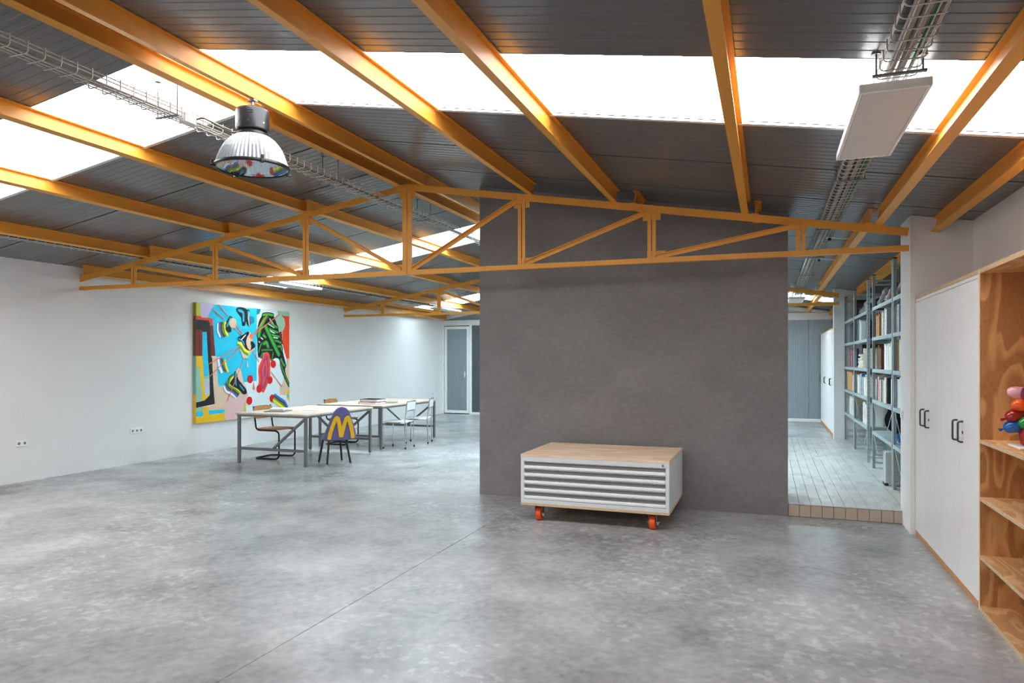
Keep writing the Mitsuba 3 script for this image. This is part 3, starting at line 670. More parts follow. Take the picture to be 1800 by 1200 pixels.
# ------------------------------------------------------------------ chairs
def cantilever(x, y, rot, label):
    t = thing('cantilever_chair', label, 'chair')
    P = [(-.235, -.205, .80), (-.185, -.205, .44), (.215, -.205, .435), (.215, -.205, .013), (-.215, -.205, .013), (-.215, .205, .013), (.215, .205, .013), (.215, .205, .435), (-.185, .205, .44), (-.235, .205, .80)]
    obj('frame', xf(tube(fillet(P, .065, 6), .0125, 10), rot, (x, y, 0)), 'm_black', t, smooth=45)
    S = LineString([(-.20, 0), (.20, 0)]).buffer(.205, 8, cap_style='square').buffer(-.06).buffer(.06)
    V = ext(sbox(-.215, -.205, .235, .205).buffer(-.06).buffer(.06), (0, 0, .449), (1, 0, 0), (0, 1, 0), (0, 0, 1), .016)
    obj('seat', xf(V, rot, (x, y, 0)), 'm_ply_seat', t)
    q = []; n = 14
    for k in range(n + 1):                                  # backrest: bent plywood
        a = -1 + 2 * k / n; q.append((-.232 - .030 * (1 - a * a) + .012, .225 * a))
    outer = q + [(u + .011, v) for u, v in reversed(q)]
    B = ext(outer, (0, 0, 0), (1, 0, 0), (0, 1, 0), (0, 0, 1), .20)
    B = trimesh.Trimesh(B.vertices, B.faces)
    v = B.vertices.copy(); v[:, 0] += -.10 * (v[:, 2] - .1) + .006; v[:, 2] = v[:, 2] * (1 - .25 * (np.abs(v[:, 1]) / .225) ** 4) + .605 + .025 * (np.abs(v[:, 1]) / .225) ** 4; B.vertices = v
    obj('backrest', xf(B, rot, (x, y, 0)), 'm_ply_seat', t)
    for s in (-1, 1): obj('rivet', xf(cyl((-.262, s * .17, .70), (-.245, s * .17, .70), .009, 8), rot, (x, y, 0)), 'm_steel', t)
cantilever(-7.13, 8.82, .06, 'black tube cantilever chair with plywood seat at the nearer work table')
cantilever(-7.20, 10.72, .10, 'black tube cantilever chair with plywood seat at the farther work table')

def tube_chair(x, y, rot, label):
    """stacking chair: facing +x before turning"""
    t = thing('tube_chair', label, 'chair'); r = .0095
    for s in (-1, 1):
        yy = s * .19
        for nm, P in (('back_post', [(-.205, yy, .012), (-.19, yy, .45), (-.235, yy * .97, .80)]), ('front_leg', [(.195, yy * 1.02, .012), (.185, yy, .435), (-.185, yy, .435)])):
            k = obj(nm, xf(tube(fillet(P, .05, 4), r, 8), rot, (x, y, 0)), 'm_chrome', t, smooth=45)
            obj('foot_cap', xf(cyl((P[0][0], P[0][1], 0), (P[0][0], P[0][1], .03), .014, 10), rot, (x, y, 0)), 'm_black', k)
    obj('top_rail', xf(tube([(-.235, -.184, .80), (-.238, 0, .803), (-.235, .184, .80)], r, 8), rot, (x, y, 0)), 'm_chrome', t)
    obj('back_rail', xf(tube(fillet([(-.216, -.186, .64), (-.216, .12, .64), (-.216, .186, .60)], .04), r * .9, 8), rot, (x, y, 0)), 'm_chrome', t)
    B = bar((-.226, 0, .655), (-.2345, 0, .79), [(-.175, -.005), (.175, -.005), (.175, .005), (-.175, .005)], (1, 0, 0))
    obj('backrest', xf(B, rot, (x, y, 0)), 'm_white_lam', t)
    obj('seat', xf(ext(sbox(-.20, -.195, .215, .195).buffer(-.05).buffer(.05), (0, 0, .446), (1, 0, 0), (0, 1, 0), (0, 0, 1), .014), rot, (x, y, 0)), 'm_white_lam', t)
tube_chair(-5.965, 10.585, math.pi + .10, 'white chair with shiny tube frame, nearer one beside the farther work table')
tube_chair(-5.99, 11.37, math.pi + .28, 'white chair with shiny tube frame, farther one beside the farther work table')

# moulded purple children's chair with a yellow emblem on its back
kx, ky, kr = -5.90, 8.60, math.pi - .62
pk = thing('molded_chair', 'purple plastic chair with yellow arches on its domed back and black legs', 'chair')
def K(m): return xf(m, kr, (kx, ky, 0))
for sx, sy in ((-1, -1), (-1, 1), (1, -1), (1, 1)):
    k = obj('leg', K(tube([(sx * .175, sy * .175, .012), (sx * .12, sy * .125, .365)], [.014, .0155], 12)), 'm_black', pk, smooth=45)
    obj('foot_cap', K(cyl((sx * .177, sy * .177, 0), (sx * .175, sy * .175, .02), .016, 10)), 'm_chrome', k)
obj('leg_frame', K(tube(fillet([(-.12, -.125, .352), (.12, -.125, .352), (.12, .125, .352), (-.12, .125, .352)], .03, 4, True), .012, 8, True)), 'm_black', pk)
obj('seat', K(cat(ext(sbox(-.19, -.19, .15, .19).buffer(-.09).buffer(.09), (0, 0, .366), (1, 0, 0), (0, 1, 0), (0, 0, 1), .022))), 'm_purple', pk)
def lens_plate(outline, x0, th, bulge, lean):
    """outline (y, z) with rounded rim, thickness along -x"""
    P = Polygon(outline).buffer(-.02).buffer(.02)
    rings = []
    for inset, xx in ((.028, 0), (.010, -.010), (.0, -.028), (.0, -th + .014), (.012, -th + .003), (.035, -th)):
        c = P.buffer(-inset) if inset else P
        ln = LineString(list(c.exterior.coords)); rings.append((np.array([ln.interpolate(f, normalized=True).coords[0] for f in np.arange(72) / 72]), xx))
    V, F = [], []
    for pts, xx in rings: V += [(x0 + xx, a, b) for a, b in pts]
    for j in range(len(rings) - 1):
        for i in range(72):
            q = (i + 1) % 72; F += [(j * 72 + i, j * 72 + q, (j + 1) * 72 + q), (j * 72 + i, (j + 1) * 72 + q, (j + 1) * 72 + i)]
    for j, rev in ((0, True), (len(rings) - 1, False)):
        pts, xx = rings[j]; c = len(V); V.append((x0 + xx, pts[:, 0].mean(), pts[:, 1].mean()))
        for i in range(72):
            q = (i + 1) % 72; F.append((c, j * 72 + i, j * 72 + q) if not rev else (c, j * 72 + q, j * 72 + i))
    m = trimesh.Trimesh(np.array(V), np.array(F), process=True); m.fix_normals()
    v = m.vertices.copy(); v[:, 0] -= lean * (v[:, 2] - .38); m.vertices = v
    return m
dome = [(-.225, .362), (.225, .362), (.238, .40), (.215, .50), (.172, .61), (.140, .70), (.108, .775), (.062, .825), (0, .842), (-.062, .825), (-.108, .775), (-.140, .70), (-.172, .61), (-.215, .50), (-.238, .40)]
bk = obj('backrest', K(lens_plate(dome, -.17, .075, .0, .16)), 'm_purple', pk, smooth=40)
hm = [(.0, .41), (.014, .48), (.038, .60), (.062, .675), (.082, .690), (.105, .655), (.140, .55), (.163, .46), (.176, .385)]
M2 = unary_union([LineString([(s * a, b) for a, b in hm]).buffer(.027, 6, cap_style='flat') for s in (-1, 1)])
em = ext(M2, (-.2445, 0, 0), (0, 1, 0), (0, 0, 1), (-1, 0, 0), .016)
v = em.vertices.copy(); v[:, 0] -= .16 * (v[:, 2] - .38); em.vertices = v
e = obj('emblem', K(em), 'm_yellow', pk); labels[e] = {'label': 'raised yellow letter M of two arches'}

# ------------------------------------------------------------------ painting
COL = dict(pale=(214, 224, 228), cyan=(30, 190, 222), lilac=(206, 186, 222), lime=(196, 200, 80), orange=(214, 74, 40), rust=(112, 36, 28), charcoal=(28, 28, 32), beige=(214, 186, 160), pink=(220, 180, 178), yellow=(232, 184, 20),
           seafoam=(140, 190, 165), silver=(178, 192, 200), sage=(150, 190, 165), orange2=(228, 66, 26), teal=(24, 120, 146), ink=(14, 18, 24), green=(46, 134, 48), red=(232, 70, 46), violet=(142, 62, 120), crimson=(206, 18, 24), coral=(226, 104, 84),
           paper=(226, 232, 238), blue=(44, 112, 170), green2=(70, 158, 50), yellow2=(240, 216, 50), blue2=(30, 120, 200), brick=(176, 84, 80), leaf=(66, 162, 58), aqua=(60, 170, 196))
PICTURE = [
('p','pale',[(1.39,2.42),(2.3,2.42),(2.3,0.6),(1.38,0.59)],0),
('p','cyan',[(0.1,2.42),(1.16,2.42),(1.4,2.42),(1.4,1.35),(1.4,1.12),(1.08,1.11),(1.16,1.11),(0.48,1.07),(0.41,1.57),(0.35,2.18),(0.1,2.2)],0),
('p','lilac',[(0.09,2.42),(0.39,2.42),(0.31,2.32),(0.24,2.19),(0.1,2.19)],0),
('p','lime',[(0.0,2.42),(0.09,2.42),(0.1,2.21),(0.0,2.21)],0),
('p','orange',[(0.0,2.21),(0.1,2.21),(0.12,2.19),(0.28,2.19),(0.35,2.18),(0.36,2.07),(0.0,2.05)],0),
('p','rust',[(0.0,2.05),(0.36,2.07),(0.41,1.57),(0.0,1.57)],0),
('p','charcoal',[(0.0,2.13),(0.0,2.15),(0.26,2.15),(0.29,2.11),(0.3,1.93),(0.32,1.57),(0.34,1.53),(0.37,1.06),(0.4,0.78),(0.0,0.74),(0.0,0.83),(0.18,0.85),(0.25,0.92),(0.29,0.94),(0.28,1.25),(0.25,1.53),(0.24,1.57),(0.23,1.97),(0.13,1.96),(0.12,1.99),(0.0,1.99)],0),
('p','beige',[(0.33,1.56),(0.45,1.56),(0.45,1.25),(0.48,1.07),(1.16,1.11),(1.06,1.12),(1.13,1.03),(1.18,0.89),(1.13,0.6),(0.93,0.49),(0.63,0.49),(0.62,0.67),(0.23,0.69),(0.24,0.74),(0.4,0.77),(0.34,1.53)],0),
('p','pink',[(0.63,0.86),(1.11,0.9),(1.13,0.83),(1.11,0.62),(0.93,0.49),(0.63,0.49)],0),
('p','yellow',[(0.0,1.57),(0.13,1.57),(0.15,1.53),(0.17,0.94),(0.29,0.93),(0.24,0.89),(0.17,0.85),(0.0,0.85),(0.0,0.98)],0),
('p','seafoam',[(0.0,1.56),(0.0,1.39),(0.07,1.39),(0.1,1.11),(0.13,0.85),(0.0,0.84),(0.0,1.44)],0),
('p','cyan',[(0.13,1.96),(0.22,1.96),(0.25,1.57),(0.27,1.25),(0.16,1.24),(0.13,1.57)],0),
('p','seafoam',[(0.16,1.25),(0.27,1.25),(0.28,1.19),(0.16,1.2)],0),
('p','silver',[(0.16,1.21),(0.28,1.2),(0.29,0.94),(0.17,0.94)],0),
('p','yellow',[(0.0,0.74),(0.24,0.75),(0.24,0.69),(0.62,0.61),(0.63,0.49),(0.0,0.49)],0),
('p','seafoam',[(0.0,0.74),(0.15,0.75),(0.13,0.67),(0.0,0.67)],0),
('p','cyan',[(0.0,0.67),(0.12,0.68),(0.15,0.65),(0.14,0.61),(0.1,0.59),(0.0,0.6)],0),
('p','cyan',[(0.25,0.68),(0.62,0.68),(0.62,0.62),(0.36,0.61),(0.28,0.61)],0),
('p','pale',[(1.4,1.13),(1.08,1.12),(1.13,1.03),(1.18,0.89),(1.16,0.83),(1.11,0.61),(2.3,0.49),(2.3,1.1)],0),
('p','sage',[(1.96,2.42),(2.3,2.42),(2.3,2.33),(2.08,2.34),(1.99,2.34)],0),
('p','orange2',[(2.08,2.34),(2.3,2.33),(2.3,1.53),(2.22,1.53),(2.12,1.77),(2.1,2.07)],0),
('p','rust',[(1.98,2.0),(2.08,2.06),(2.12,1.79),(2.07,1.81)],0),
('d','sage',[(2.02,2.19)],0.16),
('p','beige',[(2.22,1.53),(2.3,1.52),(2.3,0.93),(2.22,0.93),(2.19,0.84),(2.03,0.85),(2.02,0.98),(2.11,1.07),(2.21,1.37),(2.24,1.53)],0),
('p','yellow',[(2.21,0.93),(2.3,0.93),(2.3,0.66),(2.3,0.71),(2.22,0.79)],0),
('p','cyan',[(2.23,0.85),(2.3,0.85),(2.3,0.79),(2.24,0.81)],0),
('p','teal',[(1.4,2.42),(1.51,2.42),(1.47,2.33),(1.4,2.31)],0),
('p','ink',[(1.41,2.12),(1.53,2.31),(1.63,2.36),(1.84,2.37),(1.85,2.32),(1.93,2.2),(1.99,2.08),(2.04,1.92),(2.09,1.79),(2.11,1.64),(2.21,1.43),(2.21,1.37),(2.16,1.32),(2.3,0.97),(2.3,0.95),(2.06,1.3),(2.03,1.53),(1.9,1.55),(1.76,1.48),(1.74,1.66),(1.51,1.63),(1.48,1.53),(1.42,1.57)],0),
('l','ink',[(1.77,2.18),(1.87,2.14),(1.95,2.11)],0.073),
('l','green',[(1.77,2.18),(1.87,2.14),(1.95,2.11)],0.045),
('l','leaf',[(1.77,2.18),(1.87,2.14),(1.95,2.11)],0.018),
('l','ink',[(1.74,2.07),(1.85,2.04),(1.96,2.02)],0.073),
('l','green',[(1.74,2.07),(1.85,2.04),(1.96,2.02)],0.045),
('l','leaf',[(1.74,2.07),(1.85,2.04),(1.96,2.02)],0.018),
('l','ink',[(1.79,1.97),(1.9,1.95),(2.01,1.94)],0.073),
('l','green',[(1.79,1.97),(1.9,1.95),(2.01,1.94)],0.045),
('l','leaf',[(1.79,1.97),(1.9,1.95),(2.01,1.94)],0.018),
('l','ink',[(1.85,1.86),(1.96,1.86),(2.05,1.83)],0.073),
('l','green',[(1.85,1.86),(1.96,1.86),(2.05,1.83)],0.045),
('l','leaf',[(1.85,1.86),(1.96,1.86),(2.05,1.83)],0.018),
('l','ink',[(1.95,1.75),(2.06,1.77),(2.08,1.7)],0.073),
('l','green',[(1.95,1.75),(2.06,1.77),(2.08,1.7)],0.045),
('l','leaf',[(1.95,1.75),(2.06,1.77),(2.08,1.7)],0.018),
('l','pale',[(1.71,2.16),(1.87,2.1)],0.022),
('l','pale',[(1.74,2.04),(1.88,2.0)],0.022),
('l','pale',[(1.84,1.92),(1.96,1.91)],0.022),
('l','pale',[(1.59,1.98),(1.63,1.95)],0.022),
('l','pale',[(1.5,1.91),(1.56,1.88)],0.022),
('l','pale',[(1.45,1.84),(1.48,1.82)],0.022),
('l','pale',[(1.74,2.26),(1.84,2.17)],0.022),
('l','ink',[(1.57,1.95),(1.63,1.92)],0.078),
('l','green',[(1.57,1.95),(1.63,1.92)],0.05),
('l','leaf',[(1.57,1.95),(1.63,1.92)],0.020000000000000004),
('l','ink',[(1.59,1.8),(1.66,1.84),(1.7,1.74)],0.098),
('l','green',[(1.59,1.8),(1.66,1.84),(1.7,1.74)],0.07),
('l','leaf',[(1.59,1.8),(1.66,1.84),(1.7,1.74)],0.028000000000000004),
('l','ink',[(1.53,1.68),(1.65,1.69),(1.82,1.69)],0.057999999999999996),
('l','green',[(1.53,1.68),(1.65,1.69),(1.82,1.69)],0.03),
('l','ink',[(1.45,1.65),(1.48,1.74),(1.53,1.81)],0.057999999999999996),
('l','green',[(1.45,1.65),(1.48,1.74),(1.53,1.81)],0.03),
('l','ink',[(1.54,1.63),(1.52,1.56)],0.057999999999999996),
('l','green',[(1.54,1.63),(1.52,1.56)],0.03),
('l','ink',[(1.84,1.64),(1.8,1.51)],0.057999999999999996),
('l','green',[(1.84,1.64),(1.8,1.51)],0.03),
('l','ink',[(2.06,1.52),(2.12,1.43),(2.16,1.4)],0.078),
('l','green',[(2.06,1.52),(2.12,1.43),(2.16,1.4)],0.05),
('l','leaf',[(2.06,1.52),(2.12,1.43),(2.16,1.4)],0.020000000000000004),
('l','ink',[(2.06,1.43),(2.14,1.25),(2.3,1.02)],0.063),
('l','green',[(2.06,1.43),(2.14,1.25),(2.3,1.02)],0.035),
('l','ink',[(1.45,1.94),(1.48,2.07),(1.6,2.25),(1.68,2.32)],0.113),
('l','green',[(1.45,1.94),(1.48,2.07),(1.6,2.25),(1.68,2.32)],0.085),
('l','leaf',[(1.45,1.94),(1.48,2.07),(1.6,2.25),(1.68,2.32)],0.034),
('l','ink',[(1.57,2.32),(1.71,2.34),(1.82,2.33)],0.078),
('l','green',[(1.57,2.32),(1.71,2.34),(1.82,2.33)],0.05),
('l','leaf',[(1.57,2.32),(1.71,2.34),(1.82,2.33)],0.020000000000000004),
('l','ink',[(1.63,2.11),(1.77,1.91),(1.93,1.69),(1.99,1.61)],0.113),
('l','green',[(1.63,2.11),(1.77,1.91),(1.93,1.69),(1.99,1.61)],0.085),
('l','leaf',[(1.63,2.11),(1.77,1.91),(1.93,1.69),(1.99,1.61)],0.034),
('p','red',[(1.6,1.65),(1.73,1.65),(1.76,1.47),(1.76,1.43),(1.76,1.21),(1.7,1.08),(1.63,0.99),(1.58,0.9),(1.5,0.96),(1.43,1.05),(1.47,1.17),(1.43,1.29),(1.45,1.4),(1.53,1.51)],0),
('p','violet',[(1.64,1.6),(1.68,1.58),(1.7,1.45),(1.71,1.38),(1.7,1.2),(1.65,1.1),(1.59,0.97),(1.53,1.0),(1.48,1.07),(1.52,1.17),(1.48,1.29),(1.51,1.4),(1.57,1.51)],0),
('p','red',[(1.64,1.52),(1.66,1.49),(1.68,1.38),(1.66,1.21),(1.61,1.12),(1.57,1.04),(1.54,1.04),(1.52,1.08),(1.57,1.17),(1.52,1.28),(1.55,1.4),(1.6,1.49)],0),
('p','violet',[(1.62,1.45),(1.64,1.37),(1.63,1.22),(1.6,1.16),(1.59,1.19),(1.57,1.28),(1.59,1.38)],0),
('d','crimson',[(1.84,1.43)],0.072),
('d','crimson',[(1.23,1.17)],0.072),
('d','crimson',[(1.75,1.14)],0.072),
('d','crimson',[(1.46,0.99)],0.072),
('d','crimson',[(1.21,0.79)],0.072),
('d','crimson',[(1.81,0.8)],0.072),
('p','pink',[(1.16,1.51),(1.18,1.4),(1.16,1.36),(1.14,1.4)],0),
('p','coral',[(1.32,1.12),(1.35,0.99),(1.32,0.97),(1.29,1.0)],0),
('p','lime',[(1.1,0.81),(1.13,0.65),(1.13,0.61),(1.08,0.61),(1.08,0.66)],0),
('l','paper',[(0.46,2.1),(0.45,1.99),(0.51,1.9)],0.045),
('l','blue',[(0.5,2.11),(0.49,2.0),(0.56,1.9)],0.045),
('l','rust',[(0.54,2.12),(0.53,2.0),(0.6,1.91)],0.045),
('l','green2',[(0.59,2.12),(0.57,2.01),(0.64,1.92)],0.045),
('l','yellow2',[(0.63,2.13),(0.62,2.02),(0.68,1.92)],0.045),
('p','ink',[(0.67,2.19),(0.76,2.25),(0.8,2.23),(0.78,2.14),(0.75,2.06),(0.78,2.01),(0.74,1.96),(0.63,1.99),(0.64,2.1)],0),
('l','ink',[(0.75,2.21),(0.71,2.13),(0.67,2.08)],0.08),
('l','teal',[(0.75,2.21),(0.71,2.13),(0.67,2.08)],0.05),
('l','aqua',[(0.75,2.21),(0.71,2.13),(0.67,2.08)],0.015),
('d','beige',[(0.81,2.13)],0.09),
('p','ink',[(0.87,2.37),(0.93,2.42),(1.06,2.42),(1.15,2.38),(1.18,2.38),(1.22,2.33),(1.22,2.13),(1.29,2.15),(1.31,2.24),(1.21,2.09),(1.16,2.11),(1.11,2.22),(1.11,2.1),(1.02,2.09),(1.04,2.22),(0.98,2.26)],0),
('l','ink',[(0.95,2.36),(1.05,2.34),(1.06,2.28),(1.06,2.19)],0.09),
('l','teal',[(0.95,2.36),(1.05,2.34),(1.06,2.28),(1.06,2.19)],0.06),
('l','aqua',[(0.95,2.36),(1.05,2.34),(1.06,2.28),(1.06,2.19)],0.018),
('l','ink',[(1.18,2.35),(1.18,2.23)],0.08),
('l','teal',[(1.18,2.35),(1.18,2.23)],0.05),
('l','aqua',[(1.18,2.35),(1.18,2.23)],0.015),
('d','teal',[(1.27,2.21)],0.065),
('l','beige',[(1.21,2.34),(1.18,2.22),(1.21,2.11)],0.025),
('p','beige',[(0.95,1.75),(0.98,1.84),(1.04,1.92),(1.19,2.02),(1.28,1.94),(1.29,1.81),(1.35,1.7),(1.22,1.61),(1.16,1.53),(1.04,1.54)],0),
('p','ink',[(0.91,1.88),(0.97,1.92),(1.06,1.94),(1.18,2.02),(1.21,1.97),(1.13,1.89),(1.12,1.77),(1.22,1.65),(1.26,1.73),(1.22,1.83),(1.29,1.84),(1.36,1.77),(1.35,1.73),(1.28,1.7),(1.23,1.66),(1.11,1.68),(1.04,1.81)],0),
('l','ink',[(0.95,1.87),(1.04,1.84),(1.08,1.77)],0.06),
('l','teal',[(0.95,1.87),(1.04,1.84),(1.08,1.77)],0.03),
('l','aqua',[(0.95,1.87),(1.04,1.84),(1.08,1.77)],0.009),
('l','yellow2',[(0.93,1.8),(1.01,1.78),(1.08,1.68),(1.19,1.64)],0.045),
('l','green2',[(0.94,1.76),(0.99,1.73),(1.06,1.64),(1.16,1.6)],0.045),
('d','coral',[(1.26,1.92)],0.05),
('l','paper',[(1.01,1.86),(1.11,1.94)],0.02),
('l','paper',[(0.48,1.53),(0.48,1.42),(0.54,1.31)],0.06),
('l','blue',[(0.51,1.53),(0.53,1.42),(0.59,1.34)],0.035),
('l','rust',[(0.55,1.52),(0.57,1.41),(0.62,1.33)],0.035),
('l','green2',[(0.58,1.51),(0.6,1.41),(0.66,1.32)],0.035),
('l','yellow2',[(0.62,1.5),(0.64,1.4),(0.69,1.31)],0.035),
('l','paper',[(0.6,1.06),(0.64,0.97),(0.75,0.95),(0.87,0.86)],0.042),
('l','blue',[(0.63,1.09),(0.67,1.0),(0.78,0.98),(0.9,0.88)],0.042),
('l','rust',[(0.66,1.11),(0.7,1.02),(0.8,1.0),(0.93,0.91)],0.042),
('l','green2',[(0.68,1.14),(0.72,1.05),(0.83,1.03),(0.95,0.94)],0.042),
('l','yellow2',[(0.71,1.17),(0.75,1.08),(0.86,1.05),(0.98,0.96)],0.042),
('l','rust',[(0.7,1.12),(0.71,1.2),(0.8,1.25)],0.036),
('l','green2',[(0.72,1.1),(0.73,1.19),(0.83,1.24)],0.036),
('l','yellow2',[(0.74,1.09),(0.76,1.18),(0.85,1.23)],0.036),
('p','ink',[(0.86,1.32),(0.9,1.27),(0.93,1.16),(1.02,1.09),(1.15,0.97),(1.13,0.9),(1.02,0.92),(0.94,1.0),(0.83,1.04),(0.72,1.09),(0.75,1.15),(0.83,1.21)],0),
('l','ink',[(0.87,1.28),(0.86,1.16),(0.88,1.08)],0.07),
('l','teal',[(0.87,1.28),(0.86,1.16),(0.88,1.08)],0.04),
('l','aqua',[(0.87,1.28),(0.86,1.16),(0.88,1.08)],0.012),
('l','ink',[(0.97,1.07),(1.06,0.98)],0.065),
('l','teal',[(0.97,1.07),(1.06,0.98)],0.035),
('l','aqua',[(0.97,1.07),(1.06,0.98)],0.0105),
('p','beige',[(0.87,1.32),(0.93,1.37),(0.99,1.34),(1.06,1.12),(1.02,1.1),(0.94,1.16)],0),
('l','blue2',[(1.88,0.86),(2.03,0.78),(2.16,0.72),(2.23,0.62)],0.05),
('l','rust',[(1.87,0.82),(2.01,0.74),(2.13,0.69),(2.2,0.61)],0.05),
('l','green2',[(1.86,0.79),(2.0,0.71),(2.11,0.66),(2.16,0.6)],0.05),
('l','yellow2',[(1.84,0.76),(1.99,0.68),(2.09,0.62),(2.12,0.6)],0.05),
('l','coral',[(0.49,2.42),(0.68,2.25)],0.014),
('l','coral',[(0.86,2.11),(1.04,1.97)],0.014),
('l','coral',[(0.36,2.33),(0.6,2.19)],0.014),
('l','coral',[(0.82,2.06),(1.01,1.94)],0.014),
('l','coral',[(0.97,1.75),(0.26,1.44)],0.014),
('l','coral',[(0.99,1.71),(0.51,1.41),(0.28,1.24)],0.014),
('l','coral',[(1.29,1.93),(1.66,2.32)],0.018),
('l','coral',[(1.29,1.94),(1.99,2.35)],0.018),
('l','coral',[(1.29,1.67),(1.45,1.47)],0.014),
('l','coral',[(1.77,1.29),(2.07,1.01)],0.014),
('l','coral',[(1.06,1.53),(0.68,0.83)],0.014)]

pt = thing('painting', 'large colourful abstract painting on the left wall behind the nearer work table', 'painting')
XP, YP = -8.565, 8.70
obj('canvas', cbx(XL + .001, XP, YP, YP + 2.30, .49, 2.425, .004), 'm_cream', pt)
edge = sbox(0, .49, 2.30, 2.425)
V, F, C = [], [], []
for i, (kind, c, pts, w) in enumerate(PICTURE):
    if len(pts) > 2 and (kind == 'l' or c in ('ink', 'red', 'violet')):        # round the corners of brush strokes
        for _ in range(2):
            q = pts + pts[:1] if kind == 'p' else pts
            r = [(.75 * a[0] + .25 * b[0], .75 * a[1] + .25 * b[1]) for a, b in zip(q, q[1:])]; w2 = [(.25 * a[0] + .75 * b[0], .25 * a[1] + .75 * b[1]) for a, b in zip(q, q[1:])]
            n2 = [v for ab in zip(r, w2) for v in ab]; pts = n2 if kind == 'p' else [pts[0]] + n2 + [pts[-1]]
    if kind == 'p': g = Polygon(pts).buffer(0)
    elif kind == 'd': g = Point(pts[0]).buffer(w, 8)
    else: g = LineString(pts).buffer(w / 2, 3)
    if kind != 'l' and kind != 'd' and c != 'pale': g = g.simplify(.004).buffer(.012, 3).buffer(-.012, 3)
    g = g.intersection(edge)
    for q in getattr(g, 'geoms', [g]):
        if q.is_empty or q.area < 1e-6 or q.geom_type != 'Polygon': continue
        v2, f2 = trimesh.creation.triangulate_polygon(q, engine='earcut')
        V.append(np.stack([np.full(len(v2), XP + .0003 + .00008 * i), YP + v2[:, 0], v2[:, 1]], 1)); F.append(f2 + sum(len(a) for a in V[:-1])); C.append(np.tile(srgb(*COL[c]), (len(v2), 1)))
obj('picture', trimesh.Trimesh(np.vstack(V), np.vstack(F), process=False), 'm_picture', pt, color=np.vstack(C))
# the picture runs on round the left side of the canvas
for z0_, z1_, c in ((2.21, 2.425, 'm_olive'), (1.57, 2.21, 'm_brown'), (.95, 1.57, 'm_green_light'), (.49, .95, 'm_yellow')):
    obj('painted_edge', bx(XL + .004, XP - .002, YP - .001, YP, z0_, z1_), c, pt)
# ------------------------------------------------------------------ galvanised shelving on the tiled platform
LEV = (.605, 1.0, 1.39, 1.79, 2.17)
RX0, RX1 = 1.252, 1.70
up_prof = [(0, 0), (.036, 0), (.036, .004), (.004, .004), (.004, .036), (0, .036)]
def rack(y0, y1, label, braces=True, low=True):
    t = thing('steel_shelving', label, 'shelving')
    for y, sy in ((y0, 1), (y1, -1)):
        for x, sx in ((RX0, 1), (RX1, -1)):
            u = ext([(x, y), (x + sx * .036, y), (x + sx * .036, y + sy * .003), (x + sx * .003, y + sy * .003), (x + sx * .003, y + sy * .036), (x, y + sy * .036)], (0, 0, PZ), (1, 0, 0), (0, 1, 0), (0, 0, 1), 2.585 - PZ)
            k = obj('upright', u, 'm_galva', t)
            xs_ = x if sx > 0 else x - .003
            holes = [bx(x + sx * .012, x + sx * .020, y - .0006 if sy > 0 else y, y if sy > 0 else y + .0006, z, z + .014) for z in np.arange(.20, 2.55, .05)] if sx > 0 and y0 < 12.5 else None
            if holes: labels[obj('slots', cat(*holes), 'm_black', k)] = {'kind': 'stuff'}
            obj('cap', bx(min(x, x + sx * .038), max(x, x + sx * .038), min(y, y + sy * .038), max(y, y + sy * .038), 2.585, 2.595), 'm_black', k)
        yy = y + sy * .006
        for z in (PZ + .06, PZ + .16, 2.50): obj('strut', bx(RX0 + .004, RX1 - .004, min(yy, yy + sy * .012), max(yy, yy + sy * .012), z, z + .022), 'm_galva', t)
    for z in LEV[0 if low else 1:]:
        s = obj('shelf_board', cat(bx(RX0 + .004, RX1 - .004, y0 + .005, y1 - .005, z - .004, z), bx(RX0 - .002, RX0 + .0025, y0 + .004, y1 - .004, z - .042, z), bx(RX0 - .005, RX0 - .002, y0 + .04, y1 - .04, z - .030, z - .018), bx(RX1 - .0025, RX1 + .001, y0 + .004, y1 - .004, z - .042, z)), 'm_galva', t)
    if braces:
        for z, z2 in ((1.0, .70), (.605, .33)):
            if z > .9 or y0 > 9: obj('brace', bar((RX0 + .012, y0 + .05, z - .05), (RX0 + .012, y0 + .42, z2), rect(.016, .003), (1, 0, 0)), 'm_galva', t)
            obj('brace', bar((RX0 + .012, y1 - .05, z - .05), (RX0 + .012, y1 - .42, z2), rect(.016, .003), (1, 0, 0)), 'm_galva', t)
RACKS = [(7.40, 8.40, 'nearest', 'first steel shelving rack, mostly hidden by the white pier'), (8.44, 9.97, 'second', 'second steel shelving rack from the camera, with white toolboxes of blue metal beneath it'),
         (10.45, 11.98, 'third', 'third steel shelving rack from the camera, beyond the gap'), (12.02, 13.42, 'farthest', 'farthest steel shelving rack, beside the far white pier')]
RACKS[1] = (8.44, 9.97, 'second', 'second steel shelving rack from the camera, with a metal case under it')
for i, (a, b, nm, l) in enumerate(RACKS): rack(a, b, l)
SHN = ('lowest', 'second lowest', 'middle', 'second highest', 'top')
def put(kind, label, c, mesh, m, group=None): return tag(obj(kind, mesh, m), label, c, group)
CN = dict(m_paper='white', m_cream='cream', m_black='black', m_light_gray='pale grey', m_teal='teal', m_navy='dark blue', m_red='red', m_brown='brown', m_olive='olive yellow', m_dark_gray='dark grey', m_blue='blue', m_pinkish='pink', m_green='green', m_card='tan', m_crimson='crimson')
cache, seen = {}, {}
